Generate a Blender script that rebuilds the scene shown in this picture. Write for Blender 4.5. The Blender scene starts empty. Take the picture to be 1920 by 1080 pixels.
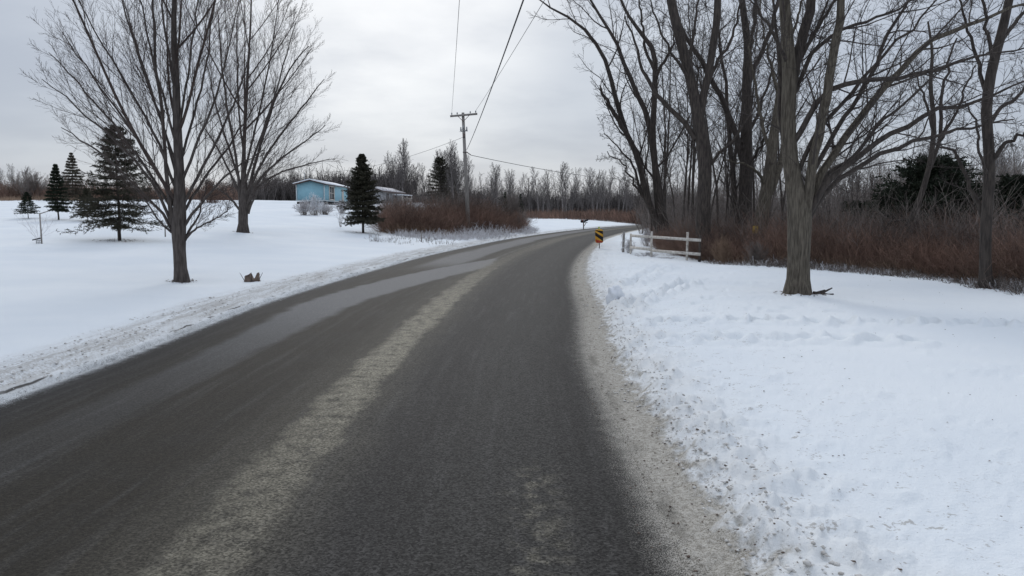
import bpy, math, random
import numpy as np
from mathutils import Vector
rng = np.random.default_rng(7)
random.seed(7)
scn = bpy.context.scene
COL = scn.collection
R = math.radians

# ------------------------------------------------------------------ camera
EYE = 1.75; F = 1400.0; PITCH = math.atan(140/1400)
cam = bpy.data.cameras.new('camera'); camo = bpy.data.objects.new('camera', cam); COL.objects.link(camo)
camo.location = (0, 0, EYE); camo.rotation_euler = (R(90)-PITCH, 0, 0)
cam.sensor_width = 36; cam.lens = F/1920*36; cam.clip_end = 4000; cam.clip_start = 0.05
scn.camera = camo

def at(px, py, D):
    """a point D metres down the road, from where the photograph shows it"""
    a = (px-960)/F; b = (540-py)/F
    y = math.cos(PITCH)+b*math.sin(PITCH); z = -math.sin(PITCH)+b*math.cos(PITCH)
    t = D/y
    return np.array([a*t, D, EYE+z*t])

# ------------------------------------------------------------------ noise
def vnoise(x, y, seed=0):
    xi = np.floor(x).astype(np.int64); yi = np.floor(y).astype(np.int64)
    fx = x-xi; fy = y-yi
    fx = fx*fx*(3-2*fx); fy = fy*fy*(3-2*fy)
    def h(a, b):
        n = (a*374761393+b*668265263+seed*1274126177) & 0x7fffffff
        n = ((n ^ (n >> 13))*1274126177) & 0x7fffffff
        n = n ^ (n >> 16)
        return (n & 0xffff)/65535.0
    return (h(xi, yi)*(1-fx)+h(xi+1, yi)*fx)*(1-fy)+(h(xi, yi+1)*(1-fx)+h(xi+1, yi+1)*fx)*fy
def fbm(x, y, seed=0, o=4):
    v = 0; a = .5; t = 0
    for i in range(o):
        v = v+a*vnoise(x, y, seed+i*17); t += a; a *= .5; x = x*2.03+3.1; y = y*2.03+1.7
    return v/t-.5
def sst(a, b, x):
    t = np.clip((x-a)/(b-a), 0, 1); return t*t*(3-2*t)

# ------------------------------------------------------------------ road centre line
CP = np.array([(-2.3, -60), (-2.05, -20), (-1.98, 0), (-1.95, 7), (-1.85, 12), (-1.65, 17), (-1.2, 23), (-.35, 31), (1.0, 40),
               (3.1, 52), (8.0, 72.5), (14.6, 94), (23.5, 116), (36, 138), (55, 160), (84, 182), (125, 200), (180, 212)], float)
def catmull(P, n):
    P = np.asarray(P, float)
    Q = np.vstack([2*P[0]-P[1], P, 2*P[-1]-P[-2]])
    out = []
    d = np.r_[0, np.cumsum(np.linalg.norm(np.diff(P[:, :min(3, P.shape[1])], axis=0), axis=1))]
    ts = np.linspace(0, d[-1], n)
    for t in ts:
        i = min(np.searchsorted(d, t, side='right')-1, len(P)-2); i = max(i, 0)
        w = (t-d[i])/max(d[i+1]-d[i], 1e-9)
        p0, p1, p2, p3 = Q[i], Q[i+1], Q[i+2], Q[i+3]
        out.append(.5*((2*p1)+(-p0+p2)*w+(2*p0-5*p1+4*p2-p3)*w*w+(-p0+3*p1-3*p2+p3)*w**3))
    return np.array(out)
CL = catmull(CP, 700)
TG = np.gradient(CL, axis=0); TG /= np.linalg.norm(TG, axis=1)[:, None]
SS = np.r_[0, np.cumsum(np.linalg.norm(np.diff(CL, axis=0), axis=1))]
SS -= np.interp(0, CL[:, 1], SS)
HW = 3.0
def hwid(s): return 2.76+.26*sst(8, 15, s)+.08*sst(22, 32, s)
def off(x, y):
    """signed distance from the road's centre (right positive) and the length along it"""
    x = np.atleast_1d(np.asarray(x, float)); y = np.atleast_1d(np.asarray(y, float))
    u = np.empty(x.size); s = np.empty(x.size)
    c2 = (CL**2).sum(1)
    for i in range(0, x.size, 20000):
        p = np.stack([x[i:i+20000], y[i:i+20000]], 1)
        d = c2[None]-2*p@CL.T
        k = d.argmin(1)
        v = p-CL[k]; t = TG[k]
        perp = v[:, 0]*t[:, 1]-v[:, 1]*t[:, 0]
        along = (v*t).sum(1)
        dist = np.sqrt((v**2).sum(1))
        u[i:i+20000] = np.where(np.abs(along) > 3, np.sign(perp)*dist, perp)
        s[i:i+20000] = SS[k]+np.clip(along, -3, 3)
    return u*HW/hwid(s), s
def base_h(x, y, u):
    e = np.maximum(np.abs(u)-HW, 0)
    ye = np.where(y < 90, np.maximum(y, 2), 90+25*(1-np.exp(-(np.maximum(y, 90)-90)/60)))
    fx = .28+.72*sst(0, 1, (-x+2)/20)
    zl = (1-np.exp(-e/14))*.037*ye*fx
    zl = zl*(1-.9*sst(130, 330, y)*sst(-120, -30, x))
    zr = .10*sst(0, 3, e)-.0*e
    z = np.where(u < 0, zl+.05*sst(0, 2.5, e), zr)
    z = z+(2.72-z)*sst(0, 1, 1.7-np.hypot((x+24)/5., (y-95)/11.))
    und = (fbm(x/9, y/9, 3, 3))*.35*sst(2, 14, e)+fbm(x/2.2, y/2.2, 5, 3)*.07*sst(.8, 4, e)
    return z+und
def ground(x, y):
    u, s = off(x, y)
    return base_h(np.atleast_1d(x).astype(float), np.atleast_1d(y).astype(float), u)
def gz(x, y): return float(ground(x, y)[0])
def foot(px, py, dmax=160):
    """where the line of sight through a foot of something meets the terrain"""
    D = np.geomspace(3, dmax, 900)
    a = (px-960)/F; b = (540-py)/F
    yy = math.cos(PITCH)+b*math.sin(PITCH); zz = -math.sin(PITCH)+b*math.cos(PITCH)
    t = D/yy; X = a*t; Z = EYE+zz*t
    G = ground(X, D)
    k = np.argmax(Z < G)
    if not (Z < G).any(): k = len(D)-1
    return float(X[k]), float(D[k]), float(G[k])

# ------------------------------------------------------------------ mesh helpers
def mesh(name, V, Fq=None, Ft=None, mat=None, parent=None, smooth=False, loc=None, attrs=None):
    me = bpy.data.meshes.new(name)
    V = np.asarray(V, np.float32)
    nq = 0 if Fq is None else len(Fq); nt = 0 if Ft is None else len(Ft)
    me.vertices.add(len(V)); me.vertices.foreach_set('co', V.ravel())
    me.loops.add(nq*4+nt*3); me.polygons.add(nq+nt)
    li = []
    if nq: li.append(np.asarray(Fq, np.int32).ravel())
    if nt: li.append(np.asarray(Ft, np.int32).ravel())
    me.loops.foreach_set('vertex_index', np.concatenate(li))
    st = np.concatenate([np.arange(nq)*4, nq*4+np.arange(nt)*3]).astype(np.int32)
    me.polygons.foreach_set('loop_start', st)
    if smooth: me.polygons.foreach_set('use_smooth', np.ones(nq+nt, bool))
    if attrs:
        for k, v in attrs.items():
            a = me.attributes.new(k, 'FLOAT', 'POINT'); a.data.foreach_set('value', np.asarray(v, np.float32))
    me.update(calc_edges=True)
    o = bpy.data.objects.new(name, me); COL.objects.link(o)
    if mat: me.materials.append(mat)
    if parent: o.parent = parent
    if loc is not None: o.location = loc
    return o
def tag(o, label=None, cat=None, group=None, kind=None):
    if label: o['label'] = label
    if cat: o['category'] = cat
    if group: o['group'] = group
    if kind: o['kind'] = kind
    return o
def thing(name, label, cat, loc, rz=0, group=None):
    o = bpy.data.objects.new(name, None); COL.objects.link(o); o.empty_display_size = .2
    o.location = [float(v) for v in loc]; o.rotation_euler = (0, 0, rz)
    return tag(o, label, cat, group)
def copy_tree(o, loc, rz=0, sc=1.0, label=None, group=None, parent=None):
    c = o.copy(); COL.objects.link(c)
    if parent: c.parent = parent
    else:
        c.location = [float(v) for v in loc]; c.rotation_euler = (0, 0, rz); c.scale = sc if hasattr(sc, '__len__') else (sc,)*3
        if label: c['label'] = label
        if group: c['group'] = group
    for ch in list(o.children): copy_tree(ch, None, parent=c)
    return c

class Acc:
    """collects shapes, then links them as one mesh"""
    def __init__(s): s.V = []; s.Q = []; s.T = []; s.n = 0; s.A = []
    def add(s, V, Q=None, T=None, a=0.):
        V = np.asarray(V, float).reshape(-1, 3); s.V.append(V)
        if Q is not None and len(Q): s.Q.append(np.asarray(Q, int).reshape(-1, 4)+s.n)
        if T is not None and len(T): s.T.append(np.asarray(T, int).reshape(-1, 3)+s.n)
        s.A.append(np.broadcast_to(np.asarray(a, float), (len(V),)) if np.ndim(a) < 1 or len(a) != len(V) else np.asarray(a))
        s.n += len(V); return s
    def tubes(s, P, Rr, sides=3, a=None, cap=False):
        N, K, _ = P.shape
        T = np.gradient(P, axis=1); T /= np.maximum(np.linalg.norm(T, axis=2, keepdims=True), 1e-9)
        m = T.mean(1); m /= np.maximum(np.linalg.norm(m, axis=1, keepdims=True), 1e-9)
        ref = np.where(np.abs(m[:, 2:3]) > .8, np.array([[1., .13, 0]]), np.array([[0, 0, 1.]]))
        b = np.cross(m, ref); b /= np.linalg.norm(b, axis=1, keepdims=True)
        b = np.broadcast_to(b[:, None], T.shape)
        n1 = np.cross(T, b); n1 /= np.maximum(np.linalg.norm(n1, axis=2, keepdims=True), 1e-9)
        n2 = np.cross(T, n1)
        ang = np.arange(sides)*2*np.pi/sides
        ring = n1[:, :, None]*np.cos(ang)[None, None, :, None]+n2[:, :, None]*np.sin(ang)[None, None, :, None]
        V = P[:, :, None]+ring*Rr[:, :, None, None]
        idx = np.arange(N*K*sides).reshape(N, K, sides)
        nx = np.roll(idx, -1, axis=2)
        Q = np.stack([idx[:, :-1], nx[:, :-1], nx[:, 1:], idx[:, 1:]], -1).reshape(-1, 4)
        av = 0. if a is None else np.repeat(a, K*sides)
        s.add(V, Q, None, av)
        return s
    def box(s, c, d, rot=None):
        c = np.asarray(c, float); d = np.asarray(d, float)/2
        v = np.array([[x, y, z] for x in (-1, 1) for y in (-1, 1) for z in (-1, 1)])*d
        if rot is not None: v = v@np.asarray(rot).T
        s.add(v+c, [(0, 1, 3, 2), (4, 6, 7, 5), (0, 4, 5, 1), (2, 3, 7, 6), (0, 2, 6, 4), (1, 5, 7, 3)])
        return s
    def rod(s, a, b, r0, r1=None, sides=8):
        r1 = r0 if r1 is None else r1
        a = np.asarray(a, float); b = np.asarray(b, float); e = (b-a)*1e-3
        P = np.stack([a, a+e, b-e, b])[None]; s.tubes(P, np.array([[r0*.02, r0, r1, r1*.02]]), sides); return s
    def prism(s, pts, y0, y1):
        """outline in x,z swept along y"""
        n = len(pts); v = [(x, y, z) for y in (y0, y1) for x, z in pts]
        Q = [(i, (i+1) % n, n+(i+1) % n, n+i) for i in range(n)]
        T = [(0, i+1, i) for i in range(1, n-1)]+[(n, n+i, n+i+1) for i in range(1, n-1)]
        s.add(v, Q, T); return s
    def build(s, name, mat, parent=None, origin=None, smooth=False, attr=None):
        V = np.concatenate(s.V)
        if origin is not None: V = V-np.asarray(origin)
        Q = np.concatenate(s.Q) if s.Q else None; T = np.concatenate(s.T) if s.T else None
        at_ = {attr: np.concatenate(s.A)} if attr else None
        return mesh(name, V, Q, T, mat, parent, smooth, attrs=at_)
def rotz(a): c, s_ = math.cos(a), math.sin(a); return np.array([[c, -s_, 0], [s_, c, 0], [0, 0, 1]])

# ------------------------------------------------------------------ node helpers
class NT:
    def __init__(s, mat): s.t = mat.node_tree; s.n = s.t.nodes; s.l = s.t.links
    def new(s, k, **kw):
        n = s.n.new(k)
        for a, v in kw.items(): setattr(n, a, v)
        return n
    def put(s, sock, v):
        if isinstance(v, bpy.types.NodeSocket): s.l.new(v, sock)
        elif v is not None: sock.default_value = v
    def m(s, op, a, b=None, c=None, clamp=False):
        n = s.new('ShaderNodeMath', operation=op, use_clamp=clamp)
        for i, v in enumerate((a, b, c)):
            if v is not None: s.put(n.inputs[i], v)
        return n.outputs[0]
    def ss(s, v, a, b):
        n = s.new('ShaderNodeMapRange', interpolation_type='SMOOTHSTEP')
        s.put(n.inputs[0], v); n.inputs[1].default_value = a; n.inputs[2].default_value = b
        return n.outputs[0]
    def band(s, v, a, b, c, d): return s.m('MULTIPLY', s.ss(v, a, b), s.m('SUBTRACT', 1., s.ss(v, c, d)))
    def attr(s, name): return s.new('ShaderNodeAttribute', attribute_name=name).outputs['Fac']
    def noise(s, vec, scale, detail=3, rough=.55, out='Fac'):
        n = s.new('ShaderNodeTexNoise'); s.put(n.inputs['Vector'], vec); n.inputs['Scale'].default_value = scale
        n.inputs['Detail'].default_value = detail; n.inputs['Roughness'].default_value = rough; return n.outputs[out]
    def mix(s, f, a, b, mode='MIX'):
        n = s.new('ShaderNodeMix', data_type='RGBA', blend_type=mode)
        s.put(n.inputs[0], f)
        for i, v in ((6, a), (7, b)):
            if isinstance(v, tuple) and len(v) == 3: v = v+(1,)
            s.put(n.inputs[i], v)
        return n.outputs[2]
    def xyz(s, x, y, z=0.):
        n = s.new('ShaderNodeCombineXYZ'); s.put(n.inputs[0], x); s.put(n.inputs[1], y); s.put(n.inputs[2], z); return n.outputs[0]
    def bump(s, h, strength=.5, dist=.02):
        n = s.new('ShaderNodeBump'); n.inputs['Strength'].default_value = strength; n.inputs['Distance'].default_value = dist
        s.l.new(h, n.inputs['Height']); return n.outputs[0]
def newmat(name):
    m = bpy.data.materials.new(name); m.use_nodes = True
    t = NT(m); return m, t, m.node_tree.nodes['Principled BSDF']
def simple(name, c1, c2=None, scale=6., rough=.8, stretch=None, bump=0., metal=0., rnd=0., spec=.3, tint=False):
    m, t, b = newmat(name)
    c2 = c2 or tuple(v*.6 for v in c1)
    co = t.new('ShaderNodeTexCoord').outputs['Object']
    if stretch:
        mp = t.new('ShaderNodeMapping'); t.l.new(co, mp.inputs[0]); mp.inputs['Scale'].default_value = stretch; co = mp.outputs[0]
    n = t.noise(co, scale, 5, .6)
    f = t.ss(n, .3, .7)
    col = t.mix(f, c1, c2)
    if tint:
        hs = t.new('ShaderNodeHueSaturation'); t.l.new(t.m('ADD', t.attr('tint'), 1.), hs.inputs['Value']); t.l.new(col, hs.inputs['Color']); col = hs.outputs[0]
    if rnd:
        oi = t.new('ShaderNodeObjectInfo').outputs['Random']
        v = t.m('MULTIPLY_ADD', oi, rnd, 1-rnd/2)
        hs = t.new('ShaderNodeHueSaturation'); t.l.new(v, hs.inputs['Value']); t.l.new(col, hs.inputs['Color']); col = hs.outputs[0]
    t.l.new(col, b.inputs['Base Color']); b.inputs['Roughness'].default_value = rough; b.inputs['Metallic'].default_value = metal
    b.inputs['Specular IOR Level'].default_value = spec
    if bump: t.l.new(t.bump(n, .8, bump), b.inputs['Normal'])
    return m

# ground: asphalt, grit, ploughed and clean snow told apart by distance from the road
def ground_material():
    m, t, b = newmat('snow_and_road')
    u = t.attr('u'); s = t.attr('s')
    P = t.new('ShaderNodeNewGeometry').outputs['Position']
    nz1 = t.noise(P, 1.3, 3); nz2 = t.noise(P, 7, 4, .6); nz3 = t.noise(P, 38, 3, .6); nz4 = t.noise(P, 130, 2, .6); nzb = t.noise(P, .35, 3)
    stre = t.noise(t.xyz(t.m('MULTIPLY', u, 9.), t.m('MULTIPLY', s, .5)), 1., 4, .6)     # along the road
    stre2 = t.noise(t.xyz(t.m('MULTIPLY', u, 2.2), t.m('MULTIPLY', s, .16)), 1., 3, .5)
    # asphalt
    vor = t.new('ShaderNodeTexVoronoi'); t.put(vor.inputs['Vector'], P); vor.inputs['Scale'].default_value = 85
    wv = t.new('ShaderNodeSeparateColor'); t.l.new(vor.outputs['Color'], wv.inputs[0]); agg = wv.outputs[0]
    base = t.mix(t.ss(u, -.6, 1.2), (.030, .026, .020), (.033, .031, .029))
    base = t.mix(t.m('MULTIPLY', t.ss(u, 1.4, 1.9), t.m('SUBTRACT', 1., t.ss(u, 2.3, 2.7))), base, (.041, .039, .036))
    base = t.mix(t.m('SUBTRACT', 1., t.ss(u, -2.9, -2.0)), base, (.030, .028, .026))
    base = t.mix(t.m('MULTIPLY', t.ss(stre, .45, .75), .35), base, (.085, .082, .078))
    base = t.mix(t.m('MULTIPLY', t.ss(nz1, .4, .75), .3), base, (.035, .034, .032))
    # wet-dry patch in the left lane, its grey sheen painted in as colour, ending at a point on the centre line
    uc = t.m('MULTIPLY_ADD', t.ss(s, 13, 29), 1.75, -1.75)
    hwid = t.m('MULTIPLY_ADD', t.ss(s, 6, 20), .35, .35)
    hwid = t.m('MULTIPLY', hwid, t.m('SUBTRACT', 1., t.ss(s, 23, 30)))
    du = t.m('ABSOLUTE', t.m('SUBTRACT', u, uc))
    du = t.m('ADD', du, t.m('MULTIPLY', t.m('SUBTRACT', nz1, .5), .35))
    sheet = t.m('SUBTRACT', 1., t.ss(t.m('SUBTRACT', du, hwid), -.14, .10))
    sheet = t.m('MULTIPLY', sheet, t.m('MULTIPLY_ADD', t.ss(s, 5, 15), .75, .12))
    sheet2 = t.m('MULTIPLY', t.band(t.m('ADD', u, t.m('MULTIPLY', stre2, .8)), -1.9, -1.4, -.5, -.1), t.m('MULTIPLY', t.ss(s, 22, 27), .75))
    sheet = t.m('MAXIMUM', sheet, sheet2)
    base = t.mix(sheet, base, (.125, .128, .134))
    # salt and grit left between the wheel tracks
    ud = t.m('ADD', u, t.m('MULTIPLY', t.m('SUBTRACT', nz1, .5), .35))
    cd = t.band(ud, .04, .30, .60, .80)
    cd = t.m('MULTIPLY', cd, t.ss(t.m('ADD', t.m('MULTIPLY', nz2, .75), t.m('MULTIPLY', nz3, .35)), .26, .66))
    cd = t.m('MULTIPLY', cd, t.m('MULTIPLY', t.m('MULTIPLY_ADD', t.ss(s, 14, 30), -.62, .95), t.m('MULTIPLY_ADD', t.ss(s, 3.2, 8.5), .45, .55)))
    halo = t.m('MULTIPLY', t.band(ud, -.5, .2, .7, 1.2), .14)
    cd = t.m('MAXIMUM', cd, halo)
    sm = t.m('MULTIPLY', t.band(t.m('ADD', u, t.m('MULTIPLY', nz2, .5)), 2.35, 2.58, 2.62, 2.85), t.m('SUBTRACT', 1., t.ss(s, 4.6, 5.3)))
    sm = t.m('MULTIPLY', sm, t.m('MULTIPLY', t.ss(nz2, .40, .68), .42))
    far = t.m('MULTIPLY', t.band(t.m('ADD', u, t.m('MULTIPLY', stre2, .6)), .3, .6, .9, 1.3), t.m('MULTIPLY', t.ss(s, 26, 40), .3))
    cd = t.m('MAXIMUM', t.m('MAXIMUM', cd, sm), far)
    base = t.mix(cd, base, (.235, .215, .165))
    ag = t.m('MULTIPLY_ADD', agg, t.m('MULTIPLY_ADD', t.ss(u, -.5, 1.), .75, .6), t.m('MULTIPLY_ADD', t.ss(u, -.5, 1.), -.35, .68))
    ag = t.m('MULTIPLY', ag, t.m('MULTIPLY_ADD', t.noise(P, 55, 2, .6), 1.5, .26))
    hs = t.new('ShaderNodeHueSaturation'); t.l.new(ag, hs.inputs['Value']); t.l.new(base, hs.inputs['Color']); asphalt = hs.outputs[0]
    # right edge
    er = t.m('SUBTRACT', u, HW); el = t.m('SUBTRACT', t.m('MULTIPLY', u, -1.), HW)
    nn = t.m('ADD', t.m('MULTIPLY', t.m('SUBTRACT', nz2, .5), .22), t.m('MULTIPLY', t.m('SUBTRACT', nz4, .5), .8))
    gr = t.ss(t.m('ADD', er, nn), -.12, .14)
    gritc = t.mix(t.ss(t.m('MULTIPLY_ADD', nz4, .6, t.m('MULTIPLY', nz3, .4)), .36, .64), (.205, .187, .155), (.56, .53, .475))
    gritc = t.mix(t.m('MULTIPLY', t.band(t.m('ADD', er, t.m('MULTIPLY', t.m('SUBTRACT', nz1, .5), .25)), .10, .15, .17, .24), t.m('MULTIPLY', t.ss(nz1, .42, .62), .5)), gritc, (.13, .12, .10))
    gritc = t.mix(t.ss(nz4, .6, .75), gritc, (.16, .15, .13))
    col = t.mix(gr, asphalt, gritc)
    # snow
    snow = t.mix(t.ss(nzb, .3, .7), (.77, .81, .84), (.83, .86, .875))
    dirty = t.mix(nz2, (.50, .47, .42), (.72, .71, .69))
    speck = t.m('MULTIPLY', t.ss(t.m('ADD', t.m('MULTIPLY', nz2, .55), t.m('MULTIPLY', nz3, .5)), .60, .66), .75)
    near_r = t.m('SUBTRACT', 1., t.ss(er, .9, 3.5))
    snowr = t.mix(t.m('MULTIPLY', speck, near_r), snow, (.33, .31, .28))
    snowr = t.mix(t.m('MULTIPLY', t.m('SUBTRACT', 1., t.ss(t.m('ADD', er, t.m('MULTIPLY', t.m('SUBTRACT', nz1, .5), 1.2)), .45, 1.6)), .42), snowr, dirty)
    sr = t.ss(t.m('ADD', er, t.m('MULTIPLY', t.m('SUBTRACT', nz2, .5), .7)), .38, .58)
    colr = t.mix(sr, col, snowr)
    # left edge
    gl = t.ss(t.m('ADD', el, nn), -.04, .08)
    dl = t.band(t.m('ADD', el, t.m('MULTIPLY', t.m('SUBTRACT', nz1, .5), .5)), .10, .34, .55, 1.25)
    dl = t.m('MULTIPLY', dl, t.ss(t.m('ADD', t.m('MULTIPLY', nz3, .55), t.m('MULTIPLY', stre, .5)), .42, .62))
    snowl = t.mix(t.m('MULTIPLY', dl, .85), snow, t.mix(nz3, (.25, .235, .21), (.50, .48, .45)))
    snowl = t.mix(t.m('MULTIPLY', t.m('SUBTRACT', 1., t.ss(el, .1, 1.4)), .3), snowl, (.55, .54, .52))
    crack = t.m('MULTIPLY', t.band(t.m('ADD', el, t.m('MULTIPLY', stre, .1)), .2, .22, .235, .26), t.ss(nz1, .5, .6))
    snowl = t.mix(crack, snowl, (.10, .095, .09))
    coll = t.mix(gl, asphalt, snowl)
    c = t.mix(t.ss(u, -.2, .2), coll, colr)
    t.l.new(c, b.inputs['Base Color'])
    isr = t.m('MAXIMUM', gr, gl)
    rr = t.m('MULTIPLY_ADD', sheet, -.08, .72)
    rr = t.m('MULTIPLY_ADD', isr, .3, rr)
    t.l.new(rr, b.inputs['Roughness']); b.inputs['Specular IOR Level'].default_value = .09
    hh = t.m('ADD', t.m('MULTIPLY', nz4, .5), t.m('MULTIPLY', agg, .35))
    hh = t.m('ADD', hh, t.m('MULTIPLY', nz3, t.m('MULTIPLY', isr, 1.5)))
    t.l.new(t.bump(hh, .55, .012), b.inputs['Normal'])
    return m

M = dict(
    ground=ground_material(),
    bark_maple=simple('bark_maple', (.115, .098, .088), (.045, .037, .034), 7, .9, (3, 3, .5), .03),
    twig_maple=simple('twig_maple', (.085, .064, .055), (.046, .034, .031), 3, .85),
    bark_grey=simple('bark_grey', (.165, .142, .112), (.055, .046, .036), 9, .95, (4, 4, .4), .06),
    bark_dark=simple('bark_dark', (.085, .070, .060), (.036, .030, .027), 7, .9, (3, 3, .5), .03),
    twig_dark=simple('twig_dark', (.078, .064, .056), (.045, .037, .034), 3, .85),
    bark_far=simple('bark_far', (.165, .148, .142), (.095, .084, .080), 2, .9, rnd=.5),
    bark_wood=simple('bark_wood', (.15, .132, .125), (.085, .075, .070), .3, .9, tint=True),
    needle=simple('needle', (.030, .032, .021), (.066, .058, .038), 5, .8, rnd=.2),
    needle_dark=simple('needle_dark', (.018, .026, .017), (.036, .044, .026), 5, .85, rnd=.2),
    needle_brown=simple('needle_brown', (.07, .066, .048), (.11, .088, .068), 5, .85),
    red_twig=simple('red_twig', (.245, .150, .112), (.13, .088, .07), .5, .9, tint=True),
    brown_grass=simple('brown_grass', (.29, .20, .14), (.17, .115, .08), .5, .9, tint=True),
    grey_twig=simple('grey_twig', (.22, .19, .17), (.12, .10, .09), .5, .9, tint=True),
    dirty_snow=simple('dirty_snow', (.78, .77, .75), (.42, .395, .36), 9, .9),
    snow=simple('snow', (.82, .84, .87), (.74, .77, .81), 20, .8, bump=.01),
    frost=simple('frost', (.80, .81, .84), (.42, .38, .37), 6, .9),
    pole_wood=simple('pole_wood', (.34, .315, .29), (.20, .185, .17), 5, .85, (4, 4, .3)),
    wire=simple('wire', (.035, .036, .04), None, 4, .5),
    galv=simple('galvanised', (.45, .47, .48), (.32, .33, .34), 12, .45, metal=.6),
    ceramic=simple('ceramic', (.35, .36, .37), None, 4, .3),
    blue=simple('blue_siding', (.30, .52, .60), (.26, .46, .54), 3, .7),
    white=simple('white_paint', (.68, .645, .59), (.38, .34, .295), 11, .7),
    trim=simple('pale_trim', (.66, .72, .74), None, 9, .6),
    glass=simple('window_glass', (.04, .05, .06), (.07, .08, .09), 3, .15, spec=.6),
    skirt=simple('dark_skirting', (.05, .045, .045), None, 5, .9),
    roofing=simple('brown_shingle', (.14, .10, .09), None, 8, .9),
    greysiding=simple('grey_siding', (.42, .42, .42), (.30, .30, .31), 4, .8),
    black=simple('black_plastic', (.014, .014, .018), None, 5, .4),
    yellow=simple('amber_sheeting', (.72, .40, .045), (.62, .30, .035), 14, .45),
    orange=simple('red_sheeting', (.55, .07, .03), None, 14, .45),
    lime=simple('lime_sheeting', (.62, .78, .25), None, 14, .45),
    tagy=simple('yellow_plastic', (.72, .48, .03), None, 9, .6),
    stump=simple('rotten_wood', (.20, .15, .12), (.09, .07, .06), 12, .95, bump=.02),
    steel=simple('dark_steel', (.10, .11, .11), (.16, .07, .05), 6, .6, metal=.3),
)

# ------------------------------------------------------------------ ground and road
def surf(x, y):
    r, th, Z = SURF; i = np.clip(np.searchsorted(r, np.hypot(x, y)), 1, len(r)-1); j = np.clip(np.searchsorted(th, np.arctan2(x, y) % (2*np.pi) if False else np.arctan2(x, y)), 0, len(th)-1)
    return Z[i, j]
def build_ground():
    fine = np.arange(-44, 44.001, .115); back = np.arange(46, 314, 3.)
    th = np.radians(np.concatenate([fine, back]))
    r = [1.0]
    while r[-1] < 1800: r.append(r[-1]+max(.03, r[-1]*.0125))
    r = np.array(r); A, B = len(r), len(th)
    x = (r[:, None]*np.sin(th)[None]).ravel(); y = (r[:, None]*np.cos(th)[None]).ravel()
    u, s = off(x, y)
    z = base_h(x, y, u)
    rr = np.hypot(x, y)
    m = np.where(rr < 60)[0]; X, Y, U = x[m], y[m], u[m]
    near = 1-sst(25, 60, rr[m])
    er = U-HW; el = -U-HW
    rag = fbm(X*.9, Y*.9, 11, 3)
    d = np.zeros(m.size)
    lump = np.clip(fbm(X*9, Y*9, 21, 3)*2+.12, 0, 1); grain = fbm(X*22, Y*22, 31, 2)
    # right: grit shoulder, ragged step up to the snow
    e2 = er+rag*.3+.12
    d += np.where(er > 0, .05*sst(.55, .80, e2)+.035*sst(.60, .72, e2)*(1-sst(.8, 1.5, e2)), 0)
    w = sst(.42, .65, e2)*(1-.8*sst(.85, 1.7, e2))*(1-sst(2.2, 4.5, e2))
    d += np.where(er > 0, w*lump*.10, 0)
    d += np.where(er > 0, grain*(.012*sst(.05, .3, er)*(1-sst(.6, 1.4, er))+.010), 0)
    d += np.where(er > .08, -.014*np.exp(-((er-.16+rag*.12)/.04)**2)*sst(-.1, .15, rag), 0)
    # scattered crumbs and scuffs on the verge
    cr = np.clip(fbm(X*3.1, Y*3.1, 41, 3)-.20, 0, 1)*(1-sst(3, 9, er))
    d += np.where(er > .8, cr*.24*sst(.8, 1.2, er), 0)
    sc = np.clip(fbm(X*2.1, Y*5.2, 43, 3)-.16, 0, 1)*sst(8, 11, Y)*(1-sst(18, 24, Y))*(1-sst(3, 6, er))
    d -= np.where(er > .8, sc*.5, 0)
    # left: low ploughed bank
    e3 = el+rag*.5
    d += np.where(el > 0, .05*sst(.02, .16, e3)+.05*sst(.25, .6, e3)*(1-.6*sst(.8, 1.8, e3)), 0)
    d += np.where(el > 0, lump*.028*sst(.2, .4, e3)*(1-sst(.9, 1.7, e3))+grain*.014*(1-sst(1, 2.5, el)), 0)
    d -= np.where(el > 0, .03*np.exp(-((e3-.26)/.04)**2), 0)
    # animal and foot tracks crossing the right verge
    def track(p0, p1, n, rad, dep, wob=.12):
        nonlocal d
        for k in range(n):
            f = (k+.5)/n
            cx = p0[0]+(p1[0]-p0[0])*f+(.5-(k % 2))*wob+rng.normal(0, .05); cy = p0[1]+(p1[1]-p0[1])*f+rng.normal(0, .06)
            q = np.where((np.abs(X-cx) < rad*3) & (np.abs(Y-cy) < rad*3))[0]
            rr2 = ((X[q]-cx)/rad)**2+((Y[q]-cy)/(rad*1.25))**2
            d[q] += -dep*np.exp(-rr2*1.4)+dep*.45*np.exp(-((np.sqrt(rr2)-1.35)/.4)**2)
    track((2.0, 11.3), (7.5, 10.6), 28, .13, .10); track((1.9, 9.7), (5.2, 9.2), 16, .15, .10)
    track((1.9, 12.8), (4.2, 17.5), 18, .17, .13); track((4.9, 6.4), (6.6, 8.6), 7, .14, .10)
    track((2.6, 17), (4.6, 22.5), 14, .2, .13); track((3.3, 5.6), (5.8, 5.1), 9, .06, .02)
    for cx, cy, w_ in ((-7.1, 16.9, .5), (6., 15.7, .55), (10.6, 17., .4)):
        d -= .07*np.exp(-((X-cx)**2+(Y-cy)**2)/w_**2)
    z[m] += d*(.25+.75*near)
    z = np.where(np.abs(u) < HW+.02, -.08, z*1.0)
    e = np.abs(u)-HW
    z = np.where(e > .02, -.08+(z+.08+.012)*sst(.02, .10, e), z)
    global SURF; SURF = (r, th, z.reshape(A, B))
    idx = np.arange(A*B).reshape(A, B); nx = np.roll(idx, -1, axis=1)
    Q = np.stack([idx[:-1], idx[1:], nx[1:], nx[:-1]], -1).reshape(-1, 4)
    T = np.stack([np.full(B, A*B), idx[0], nx[0]], -1)
    V = np.concatenate([np.stack([x, y, z], 1), [[0, 0, -.08]]])
    o = mesh('ground', V, Q, T, M['ground'], smooth=True, attrs={'u': np.r_[u, 2], 's': np.r_[s, 0]})
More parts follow.
